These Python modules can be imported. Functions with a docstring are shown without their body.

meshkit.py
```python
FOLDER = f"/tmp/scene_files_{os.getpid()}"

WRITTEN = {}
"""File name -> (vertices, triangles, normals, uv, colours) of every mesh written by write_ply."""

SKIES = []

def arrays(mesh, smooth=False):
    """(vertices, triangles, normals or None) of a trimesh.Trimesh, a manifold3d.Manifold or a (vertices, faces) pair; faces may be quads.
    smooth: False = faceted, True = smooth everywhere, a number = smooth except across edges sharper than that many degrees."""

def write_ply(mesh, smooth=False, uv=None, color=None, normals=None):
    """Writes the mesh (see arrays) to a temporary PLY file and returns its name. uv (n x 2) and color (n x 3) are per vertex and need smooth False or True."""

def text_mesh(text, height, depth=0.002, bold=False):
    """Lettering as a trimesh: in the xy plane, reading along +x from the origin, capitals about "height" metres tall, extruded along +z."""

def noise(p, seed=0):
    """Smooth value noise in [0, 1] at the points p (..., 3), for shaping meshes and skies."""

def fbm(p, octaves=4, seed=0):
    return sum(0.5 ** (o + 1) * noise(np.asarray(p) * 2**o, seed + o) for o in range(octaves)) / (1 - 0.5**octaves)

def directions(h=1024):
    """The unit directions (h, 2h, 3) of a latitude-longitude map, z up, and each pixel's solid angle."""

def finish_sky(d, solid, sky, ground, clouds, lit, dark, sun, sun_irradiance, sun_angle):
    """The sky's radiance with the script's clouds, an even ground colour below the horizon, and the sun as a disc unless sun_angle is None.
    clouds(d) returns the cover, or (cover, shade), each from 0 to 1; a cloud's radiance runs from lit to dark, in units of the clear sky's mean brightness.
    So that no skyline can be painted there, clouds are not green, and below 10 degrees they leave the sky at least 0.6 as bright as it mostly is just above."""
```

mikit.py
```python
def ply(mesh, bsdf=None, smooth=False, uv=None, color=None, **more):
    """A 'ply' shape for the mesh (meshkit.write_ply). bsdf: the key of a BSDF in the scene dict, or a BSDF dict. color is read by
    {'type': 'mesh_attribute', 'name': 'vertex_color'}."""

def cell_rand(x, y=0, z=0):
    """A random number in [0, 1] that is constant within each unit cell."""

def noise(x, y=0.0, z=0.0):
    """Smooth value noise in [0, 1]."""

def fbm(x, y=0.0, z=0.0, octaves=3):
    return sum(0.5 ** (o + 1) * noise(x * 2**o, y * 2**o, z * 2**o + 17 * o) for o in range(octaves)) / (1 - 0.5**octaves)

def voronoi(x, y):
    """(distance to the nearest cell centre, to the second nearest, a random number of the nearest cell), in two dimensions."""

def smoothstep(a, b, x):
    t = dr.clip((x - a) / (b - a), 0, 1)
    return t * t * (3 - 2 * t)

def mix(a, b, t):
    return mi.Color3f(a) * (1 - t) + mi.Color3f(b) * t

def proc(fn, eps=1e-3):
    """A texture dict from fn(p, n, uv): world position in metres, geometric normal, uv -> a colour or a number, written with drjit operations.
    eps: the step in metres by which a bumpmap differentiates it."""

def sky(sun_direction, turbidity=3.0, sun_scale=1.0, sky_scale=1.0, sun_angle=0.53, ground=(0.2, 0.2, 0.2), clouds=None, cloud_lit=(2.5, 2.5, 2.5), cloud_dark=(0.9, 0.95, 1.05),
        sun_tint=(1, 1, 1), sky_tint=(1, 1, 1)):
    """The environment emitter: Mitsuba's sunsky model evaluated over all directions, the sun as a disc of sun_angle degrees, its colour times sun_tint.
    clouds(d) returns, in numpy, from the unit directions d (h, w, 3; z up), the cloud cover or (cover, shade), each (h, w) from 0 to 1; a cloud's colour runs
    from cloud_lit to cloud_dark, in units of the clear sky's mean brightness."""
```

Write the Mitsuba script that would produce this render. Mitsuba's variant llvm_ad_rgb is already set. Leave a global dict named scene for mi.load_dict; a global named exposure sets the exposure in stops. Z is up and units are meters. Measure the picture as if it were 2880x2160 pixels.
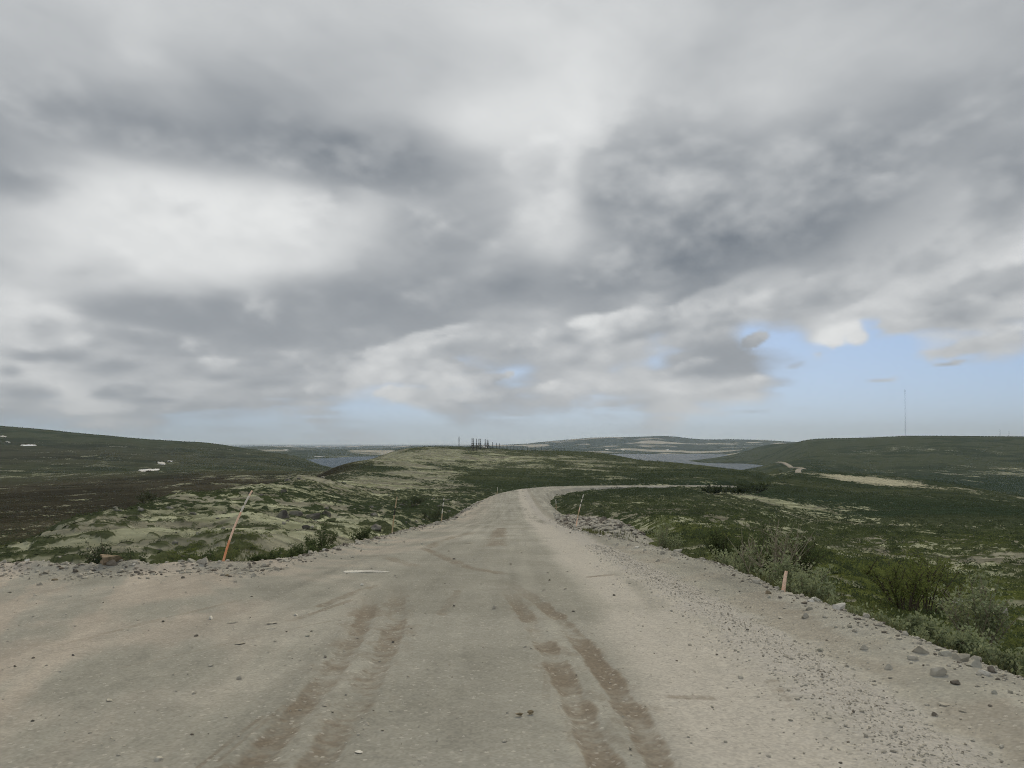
import math
import numpy as np
import trimesh
import drjit as dr
import mitsuba as mi
import mikit, meshkit
from mikit import noise, fbm, voronoi, cell_rand, smoothstep, mix
from scipy.interpolate import RBFInterpolator, RectBivariateSpline, PchipInterpolator, RegularGridInterpolator
from scipy.spatial import cKDTree

T = mi.ScalarTransform4f
scene, labels = {}, {}
rng = np.random.default_rng(7)

# ------------------------------------------------------------------ camera, sky, exposure
EYE = 2.0                                   # eye height over the road, seen from a tall vehicle
HAZE = 6.0e-5                               # extinction per metre
exposure = 1.76
scene["camera"] = {
    "type": "perspective", "fov": 67.0, "fov_axis": "x", "near_clip": 0.3, "far_clip": 40000.0,
    "principal_point_offset_y": -61.0 / 768.0,
    "to_world": T().look_at(origin=[0, 0, EYE], target=[0, 10, EYE], up=[0, 0, 1]),
    "medium": {"type": "ref", "id": "air"},
}
scene["air"] = {"type": "homogeneous", "albedo": {"type": "rgb", "value": [0.76, 0.86, 1.0]},
                "sigma_t": {"type": "rgb", "value": [HAZE * 0.92, HAZE, HAZE * 1.1]}, "scale": 1.0}

# the cloud deck: (azimuth, elevation in degrees, brightness 0-255, cover 0-1); azimuth 0 is straight down the road
CLOUDS = [
    (-33.5,24.5,191,1),(-25.8,26.2,198,1),(-16.8,27.6,191,1),(-7.0,28.4,191,1),(3.2,28.6,198,1),(13.3,28.0,190,1),(22.6,26.7,184,1),(28.1,25.7,178,1),
    (33.2,24.5,174,1),(-33.5,22.0,181,1),(-25.8,23.6,186,1),(-16.8,24.9,181,1),(-7.0,25.7,190,1),(4.2,25.8,222,1),(11.6,25.4,194,1),(19.6,24.6,191,1),
    (28.1,23.2,181,1),(33.2,22.1,176,1),(-33.5,19.3,160,1),(-27.1,20.5,160,1),(-19.9,21.5,162,1),(-12.0,22.3,178,1),(-3.6,22.7,208,1),(4.2,22.7,220,1),
    (11.6,22.3,195,1),(19.6,21.6,182,1),(25.4,20.8,172,1),(29.5,20.1,160,1),(33.2,19.3,165,1),(-33.5,17.5,153,1),(-29.8,18.2,168,1),(-25.8,18.8,172,1),
    (-19.9,19.6,158,1),(-13.7,20.2,153,1),(-7.0,20.6,165,1),(-1.9,20.7,188,1),(2.5,20.7,202,1),(10.0,20.4,172,1),(16.5,19.9,152,1),(24.0,19.0,152,1),
    (28.1,18.4,158,1),(33.2,17.5,160,1),(-33.5,15.6,163,1),(-31.1,16.1,190,1),(-27.1,16.6,222,1),(-21.4,17.4,222,1),(-18.1,17.7,205,1),(-15.3,18.0,168,1),
    (-13.7,18.1,165,1),(-10.4,18.3,180,1),(-6.0,18.5,172,1),(-1.9,18.6,175,1),(2.5,18.6,212,1),(6.3,18.5,163,1),(13.3,18.1,150,1),(19.6,17.6,144,1),
    (25.4,16.9,155,1),(28.1,16.5,180,1),(31.5,16.0,172,1),(33.2,15.7,156,1),(-33.5,13.5,190,1),(-29.8,14.0,222,1),(-22.9,14.9,238,1),(-16.8,15.4,232,1),
    (-10.4,15.8,224,1),(-7.0,16.0,185,1),(-5.3,16.0,176,1),(-1.6,16.1,175,1),(2.5,16.1,214,1),(6.6,16.0,168,1),(13.3,15.7,144,1),(21.1,15.0,148,1),
    (25.4,14.6,167,1),(30.7,13.9,172,1),(33.2,13.5,172,1),(-33.5,11.3,190,1),(-29.8,11.8,220,1),(-25.8,12.2,234,1),(-19.9,12.7,234,1),(-15.3,13.0,218,1),
    (-10.4,13.3,178,1),(-5.0,13.5,163,1),(-0.9,13.5,195,1),(3.2,13.5,200,1),(7.6,13.4,160,1),(14.9,13.1,143,1),(19.6,12.8,165,1),(25.4,12.2,172,1),
    (29.5,11.8,192,1),(33.2,11.4,190,1),(-32.3,9.8,207,1),(-28.5,10.2,202,1),(-22.9,10.7,185,1),(-18.4,11.0,163,1),(-13.7,11.2,152,1),(-7.0,11.5,152,1),
    (-0.2,11.5,148,1),(6.6,11.5,148,1),(13.3,11.2,150,1),(18.0,11.0,182,1),(22.6,10.7,180,1),(28.1,10.2,187,1),(33.2,9.7,178,1),(-31.1,8.2,216,1),
    (-27.1,8.5,158,1),(-22.9,8.8,136,1),(-16.8,9.2,132,1),(-11.4,9.4,124,1),(-7.0,9.5,148,1),(-0.2,9.6,160,1),(6.6,9.5,177,1),(11.6,9.4,203,1),
    (16.5,9.2,192,1),(21.1,8.9,185,0.8),(25.4,8.6,178,0.35),(29.5,8.3,163,0.8),(33.2,8.0,188,0.8),(-33.0,6.9,190,1),(-31.1,7.1,212,1),(-27.1,7.3,180,1),
    (-22.9,7.6,143,1),(-18.4,7.8,138,1),(-13.7,8.0,150,1),(-8.7,8.1,166,1),(-3.6,8.2,187,1),(3.2,8.2,195,1),(8.3,8.1,196,1),(13.3,8.0,185,0.8),
    (18.0,7.8,180,0.6),(20.8,7.7,190,0.4),(22.8,7.6,228,1),(24.9,7.5,185,0.3),(26.8,7.3,190,0.1),(29.5,7.2,195,0.6),(33.2,6.9,203,0.9),(-32.8,5.2,203,1),
    (-29.8,5.4,175,1),(-25.8,5.6,187,1),(-21.4,5.8,195,1),(-16.8,5.9,185,1),(-13.7,6.0,192,1),(-8.7,6.1,185,0.8),(-3.6,6.2,185,0.75),(1.5,6.2,180,0.75),
    (6.6,6.2,178,0.6),(10.6,6.1,175,0.4),(12.6,6.0,160,0.8),(15.8,6.0,146,1),(19.6,5.8,172,0.75),(22.6,5.7,200,0.75),(25.4,5.6,195,0.2),
    (28.1,5.5,195,0.3),(31.5,5.3,195,0.6),(-32.3,3.5,165,0.9),(-30.0,3.6,190,0.5),(-27.7,3.7,170,0.7),(-22.9,3.8,182,0.9),(-16.8,4.0,178,0.9),
    (-13.7,4.0,190,0.9),(-7.0,4.1,172,0.7),(-1.9,4.1,175,0.8),(3.6,4.1,212,1),(8.3,4.1,178,0.65),(11.6,4.1,195,0.9),(16.5,4.0,212,1),(20.2,3.9,190,0.5),
    (24.0,3.8,190,0.05),(29.5,3.6,190,0),(33.2,3.5,190,0),(-33.5,2.5,160,0.9),(-25.8,2.7,165,0.8),(-19.9,2.8,172,0.8),(-13.7,2.9,178,0.7),
    (-9.7,2.9,180,0.6),(-5.3,2.9,175,0.7),(3.2,3.0,175,0.75),(10.0,2.9,185,0.6),(16.5,2.8,190,0.3),(22.6,2.7,190,0),(33.2,2.5,190,0),(-33.5,1.6,165,0.55),
    (-25.8,1.7,168,0.45),(-16.8,1.8,172,0.35),(-7.0,1.9,176,0.22),(3.2,1.9,178,0.2),(13.3,1.9,180,0.12),(22.6,1.8,180,0),(33.2,1.6,180,0),
    (-33.5,0.5,160,0.34),(-22.9,0.5,160,0.3),(-13.7,0.5,160,0.27),(-3.6,0.6,160,0.25),(6.6,0.6,160,0.25),(19.6,0.5,160,0.25),(33.2,0.5,160,0.28),
    (-33.5,-0.1,158,0.36),(-13.7,-0.1,158,0.33),(6.6,-0.1,158,0.33),(33.2,-0.1,158,0.33),
]


# single clouds, far to near: (azimuth, elevation, half width, half height, turn in degrees, brightness of crown and base, softness, raggedness, cover)
BODIES = [
    (18.0,2.4,5.0,0.16,3,178,172,0.6,0.5,0.6),(25.4,4.3,1.7,0.19,4,180,174,0.6,0.5,0.7),(29.5,5.2,1.9,0.27,6,178,170,0.6,0.5,0.8),
    (-27.1,1.9,5.4,0.31,0,176,168,0.7,0.5,0.5),(-13.7,2.0,6.5,0.40,2,178,170,0.7,0.5,0.5),(-3.6,3.4,6.1,0.75,3,190,172,0.6,0.6,0.9),
    (-22.0,2.6,2.7,0.64,3,190,168,0.5,0.6,0.9),(-32.0,3.2,2.7,0.52,0,182,166,0.5,0.7,0.85),(-27.1,3.4,3.0,0.73,4,182,165,0.4,0.7,0.9),
    (8.3,3.1,5.7,0.68,4,185,172,0.6,0.6,0.7),(-15.6,3.7,5.1,0.99,3,192,170,0.5,0.6,1),(16.0,3.9,4.3,0.82,14,214,184,0.45,0.6,1),
    (5.3,6.2,6.1,1.20,8,186,172,0.6,0.6,0.9),(-7.0,5.8,8.1,1.53,5,196,176,0.5,0.6,1),(-15.3,5.5,4.5,1.12,5,204,178,0.5,0.6,1),
    (-22.0,5.4,2.2,0.83,5,206,182,0.5,0.6,1),(-27.1,5.2,3.3,1.04,0,190,170,0.5,0.6,1),(-33.0,4.6,1.3,0.75,0,210,180,0.45,0.5,1),
    (31.0,6.2,4.8,1.18,8,208,184,0.45,0.6,1),(20.2,5.5,1.8,0.71,15,182,172,0.5,0.6,0.8),(21.7,6.2,1.2,0.76,20,212,182,0.8,0.6,1),
    (22.6,6.7,1.5,1.08,24,226,190,0.8,0.6,1),(23.6,7.7,1.3,1.07,20,238,214,0.8,0.6,1),(22.9,7.4,1.3,1.07,20,236,206,0.8,0.6,1),
    (24.0,7.1,1.0,0.88,0,222,196,0.6,0.5,1),(14.2,5.6,1.9,0.60,6,158,146,0.45,0.5,1),(16.0,6.2,2.7,1.12,12,162,148,0.45,0.5,1),
    (17.1,7.1,1.9,0.92,20,172,154,0.5,0.5,1),(15.0,6.5,1.6,0.86,20,164,150,0.45,0.5,1),(13.3,7.2,3.9,0.83,15,196,180,0.6,0.6,0.8),
    (4.9,8.0,7.8,1.30,12,204,178,0.45,0.6,1),(-7.0,6.8,8.8,1.02,8,196,178,0.5,0.6,1),(13.3,9.6,8.4,1.27,14,204,178,0.4,0.6,1),
    (22.6,10.1,7.6,1.33,12,192,172,0.45,0.6,1),(30.2,8.9,5.6,1.36,14,190,166,0.4,0.6,1),(30.0,8.0,1.8,0.71,10,168,160,0.4,0.7,0.9),
    (-31.1,7.4,2.1,1.23,0,220,186,0.4,0.5,1),(-25.8,7.1,6.1,1.24,-4,190,172,0.5,0.6,1),(-24.9,6.2,5.4,0.81,2,200,176,0.45,0.7,1),
    (-18.1,6.0,4.6,0.78,6,206,178,0.45,0.7,1),(-29.0,6.5,2.4,0.72,6,204,182,0.45,0.6,1),(-32.0,5.5,2.2,0.64,0,186,168,0.5,0.7,1),
    (-20.5,4.7,3.3,0.64,4,196,174,0.45,0.7,1),(-11.7,4.7,3.6,0.67,4,190,172,0.45,0.7,1),(-7.7,3.8,3.0,0.54,3,196,174,0.45,0.7,1),
    (-2.3,4.8,4.1,0.69,6,190,172,0.45,0.7,1),(0.1,6.9,3.8,0.62,10,204,180,0.45,0.7,1),(-24.9,3.0,2.5,0.44,2,186,168,0.45,0.7,1),
    (-18.1,2.9,3.4,0.46,2,184,168,0.45,0.7,1),(12.6,5.4,2.9,0.67,12,188,170,0.45,0.7,1),(25.4,9.2,3.9,0.62,14,200,180,0.45,0.7,1),
    (28.1,10.5,3.5,0.73,16,204,180,0.45,0.7,1),(32.7,11.4,2.2,0.87,20,212,186,0.45,0.7,1),(27.9,16.7,1.6,0.73,40,196,182,0.4,0.8,1),
    (31.8,13.8,1.5,0.76,-30,192,178,0.45,0.8,1),(19.6,10.7,3.7,0.58,14,210,186,0.45,0.7,1),(3.7,4.3,2.0,0.75,8,224,192,0.4,0.6,1),
    (-22.0,5.4,2.4,0.76,5,214,186,0.45,0.7,1),(-7.0,7.3,4.4,0.61,10,214,190,0.45,0.7,1),(7.6,9.1,4.7,0.82,14,220,190,0.4,0.7,1),
    (16.5,11.4,3.8,0.85,16,206,182,0.45,0.7,1),(-14.3,4.0,1.3,0.60,5,206,182,0.45,0.7,1),(-5.3,8.2,4.1,0.55,12,206,182,0.45,0.7,1),
    (10.0,8.1,6.7,0.54,12,178,168,0.5,0.8,0.9),(-18.1,4.3,5.0,0.65,4,170,160,0.5,0.8,0.9),(-30.3,5.6,3.1,0.65,0,172,160,0.5,0.8,0.9),
    (31.8,11.3,3.7,1.52,18,202,178,0.4,0.6,1),(26.8,13.3,7.1,2.91,14,178,164,0.4,0.6,1),(28.4,15.9,3.4,1.51,30,186,172,0.45,0.7,1),
    (-21.4,15.0,12.8,3.77,4,228,200,0.7,0.6,1),(-29.0,11.0,5.8,1.80,10,216,192,0.7,0.6,1),(2.5,18.6,2.9,4.45,4,218,196,0.45,0.5,1),
    (-0.9,13.5,4.1,1.71,20,200,182,0.6,0.6,1),(-7.0,15.3,5.1,3.74,10,180,168,0.7,0.6,1),(-20.5,9.2,12.0,1.86,-2,164,126,0.6,0.7,1),
    (-7.0,10.8,14.2,2.11,6,170,146,0.6,0.8,1),(-10.7,9.1,2.6,1.21,12,142,120,0.9,0.9,0.8),(8.3,12.4,11.1,1.97,10,166,146,0.5,0.55,1),
    (19.0,16.4,13.5,4.86,19,166,144,0.35,0.5,1),(10.6,18.9,6.3,4.04,10,172,156,0.4,0.6,1),(32.2,15.9,2.7,3.77,20,168,158,0.5,0.6,1),
    (31.3,20.0,7.5,2.35,24,178,162,0.7,0.5,1),(-11.7,20.4,11.2,2.69,-8,166,148,0.35,0.5,1),(-24.9,20.7,14.1,2.95,-4,172,152,0.6,0.5,1),
    (-33.0,16.5,4.3,2.01,0,166,152,0.6,0.5,1),
]


def cloud_field(d):
    az = np.degrees(np.arctan2(d[..., 0], d[..., 1]))
    el = np.degrees(np.arcsin(np.clip(d[..., 2], -1, 1)))
    c = np.array(CLOUDS)
    ring = [(a, e, v, 1.0) for a, e, v in ((-62, 2, 175), (-62, 14, 190), (-62, 28, 175), (-60, 45, 195), (62, 2, 180), (62, 14, 185), (62, 28, 180),
            (60, 45, 195), (-35, 48, 195), (0, 50, 200), (35, 48, 190), (-90, 10, 180), (90, 10, 180), (-90, 40, 195), (90, 40, 195), (0, 80, 205))]
    c = np.vstack([c, np.array(ring)])
    sc = np.array([1.0, 1.35])
    f = RBFInterpolator(c[:, :2] * sc, c[:, 2:], kernel="linear", smoothing=0.03)
    ga, ge = np.linspace(-75, 75, 151), np.linspace(-2, 62, 97)
    G = f(np.stack(np.meshgrid(ga, ge, indexing="ij"), -1).reshape(-1, 2) * sc).reshape(151, 97, 2)
    look = RegularGridInterpolator((ga, ge), G, bounds_error=False, fill_value=None)
    # billows: the deck is warped by noise in its own plane, finer towards the horizon
    h = np.maximum(d[..., 2], 0.0) + 0.09
    q = np.stack([d[..., 0] / h, d[..., 1] / h, 0 * h], -1)
    q2 = np.stack([d[..., 0] / h * 0.8, d[..., 1] / h * 1.1, 0 * h + 5], -1)
    ce = np.cos(np.radians(el))
    iso = np.stack([az * ce / 15.0, el / 8.5, 0 * az], -1)
    w1 = 0.35 * (meshkit.fbm(q * 1.5, 5, 3) - 0.5) + 0.75 * (meshkit.fbm(iso, 6, 3) - 0.5)
    w2 = 0.35 * (meshkit.fbm(q * 1.5 + 31.7, 5, 9) - 0.5) + 0.75 * (meshkit.fbm(iso + 31.7, 6, 9) - 0.5)
    amp = np.clip(el / 14.0, 0.12, 1.0)
    az2, el2 = az + 4.5 * w1 * np.clip(amp * 1.4, 0, 1), el + 3.6 * w2 * amp
    inside = np.abs(az) < 74
    pts = np.stack([np.clip(az2, -74, 74), np.clip(el2, -2, 61)], -1)
    v = look(pts.reshape(-1, 2)).reshape(*az.shape, 2)
    far = np.clip((np.abs(az) - 55) / 19, 0, 1)
    fine = 0.4 * (meshkit.fbm(q2 * 3.2 + 2.4 * np.stack([w1, w2, 0 * w1], -1), 5, 21) - 0.5) + 0.75 * (meshkit.fbm(iso * 2.6 + 2.0 * np.stack([w1, w2, 0 * w1], -1), 6, 61) - 0.5)
    soft = meshkit.fbm(q2 * 0.9, 4, 40) - 0.5
    val = v[..., 0] * (1 - far) + (190 + 60 * soft) * far
    cov = v[..., 1] * (1 - far) + 1.0 * far
    puff = meshkit.fbm(np.stack([az / 7.0 + 1.5 * w1, el / 3.0 + 1.5 * w2, 0 * az], -1), 5, 55) - 0.5
    low = np.clip((17 - el) / 9, 0, 1)
    val = val + puff * 80 * low + fine * 40 + soft * 8
    ice = np.stack([az * ce / 4.2, el / 2.5, 0 * az], -1)
    rag = meshkit.fbm(ice * 0.55 + 1.2 * np.stack([w1, w2, 0 * w1], -1), 6, 71) - 0.5
    rag2 = meshkit.fbm(ice * 1.9 + 2.0 * np.stack([w2, w1, 0 * w1], -1), 5, 75) - 0.5
    near_ = (np.abs(az) < 60) & (el < 45)
    for a0, e0, rx, ry, turn, v1, v2, soft_, am, cv in BODIES:
        box = near_ & (np.abs(az - a0) < 1.8 * rx + 3) & (np.abs(el - e0) < 1.8 * (ry + 0.3 * rx) + 2)
        if not box.any():
            continue
        c, s = math.cos(math.radians(turn)), math.sin(math.radians(turn))
        u, w = az[box] - a0, el[box] - e0
        u, w = (u * c + w * s) / rx, (-u * s + w * c) / ry
        dark = v2 < 153                             # bases: crisp below, melting into the lit cloud above
        up = np.clip((w + 0.7) / 1.4, 0, 1)
        up = up * up * (3 - 2 * up)
        fine_k = 1.4 if rx < 3.5 else 1.0
        lobes = rag[box] * (2.6 if rx > 3.5 else 1.6) * am + rag2[box] * (0.5 + 1.1 * (1 - up if dark else up)) * am * fine_k
        dist = 1 - np.sqrt(u * u + w * w) + lobes
        a = np.clip(dist / (2.0 * soft_ * ((0.8 + 0.9 * up) if dark else (1.25 - 0.45 * up))) + 0.22, 0, 1)
        a = a * a * (3 - 2 * a) * cv
        k = 0.5 + 0.5 * np.tanh(0.9 * w + 2.6 * rag[box] + 1.6 * rag2[box])
        vv = v2 + (v1 - v2) * k + (rag[box] * 60 + rag2[box] * 50) * (1.0 if e0 < 13 else 0.8)
        val[box] = val[box] * (1 - a) + vv * a
        cov[box] = np.maximum(cov[box], a)
    cov = np.clip((cov + (fine * 0.9 + puff * 1.2 * low) * np.clip(cov * 3, 0, 1) * np.clip((1 - cov) * 4, 0, 1) - 0.28) / 0.5, 0, 1)
    cov = cov * cov * (3 - 2 * cov)
    val = 174 + (val - 174) * 1.2
    val = np.where(val > 196, 196 + 40 * np.tanh((val - 196) / 44), val)
    deep = np.where(val < 172, 150 + 22 * np.exp((np.minimum(val, 172) - 172) / 22.0), val)      # dark cloud bases compressed to a soft floor low in the sky
    low_sky = np.clip((13.0 - el) / 4.0, 0, 1)
    val = val * (1 - low_sky) + deep * low_sky
    lin = (np.clip(val, 90, 245) / 255.0) ** 2.2
    shade = np.clip((LIT - lin) / (LIT - DARK), 0, 1)
    return cov, shade


LIT, DARK = 0.86, 0.105
SUN = (math.sin(math.radians(8)) * math.cos(math.radians(41)), math.cos(math.radians(8)) * math.cos(math.radians(41)), math.sin(math.radians(41)))
K = 4.5
scene["sky"] = mikit.sky(SUN, turbidity=3.0, sun_scale=0.36, sun_angle=14.0, sky_scale=1.0, ground=(0.12, 0.12, 0.1), clouds=cloud_field,
                         cloud_lit=(LIT * K * 0.985, LIT * K * 1.0, LIT * K * 0.995), cloud_dark=(DARK * K * 0.75, DARK * K * 1.0, DARK * K * 1.34),
                         sun_tint=(0.95, 1.0, 0.97), sky_tint=(0.735, 0.75, 0.865))

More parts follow.
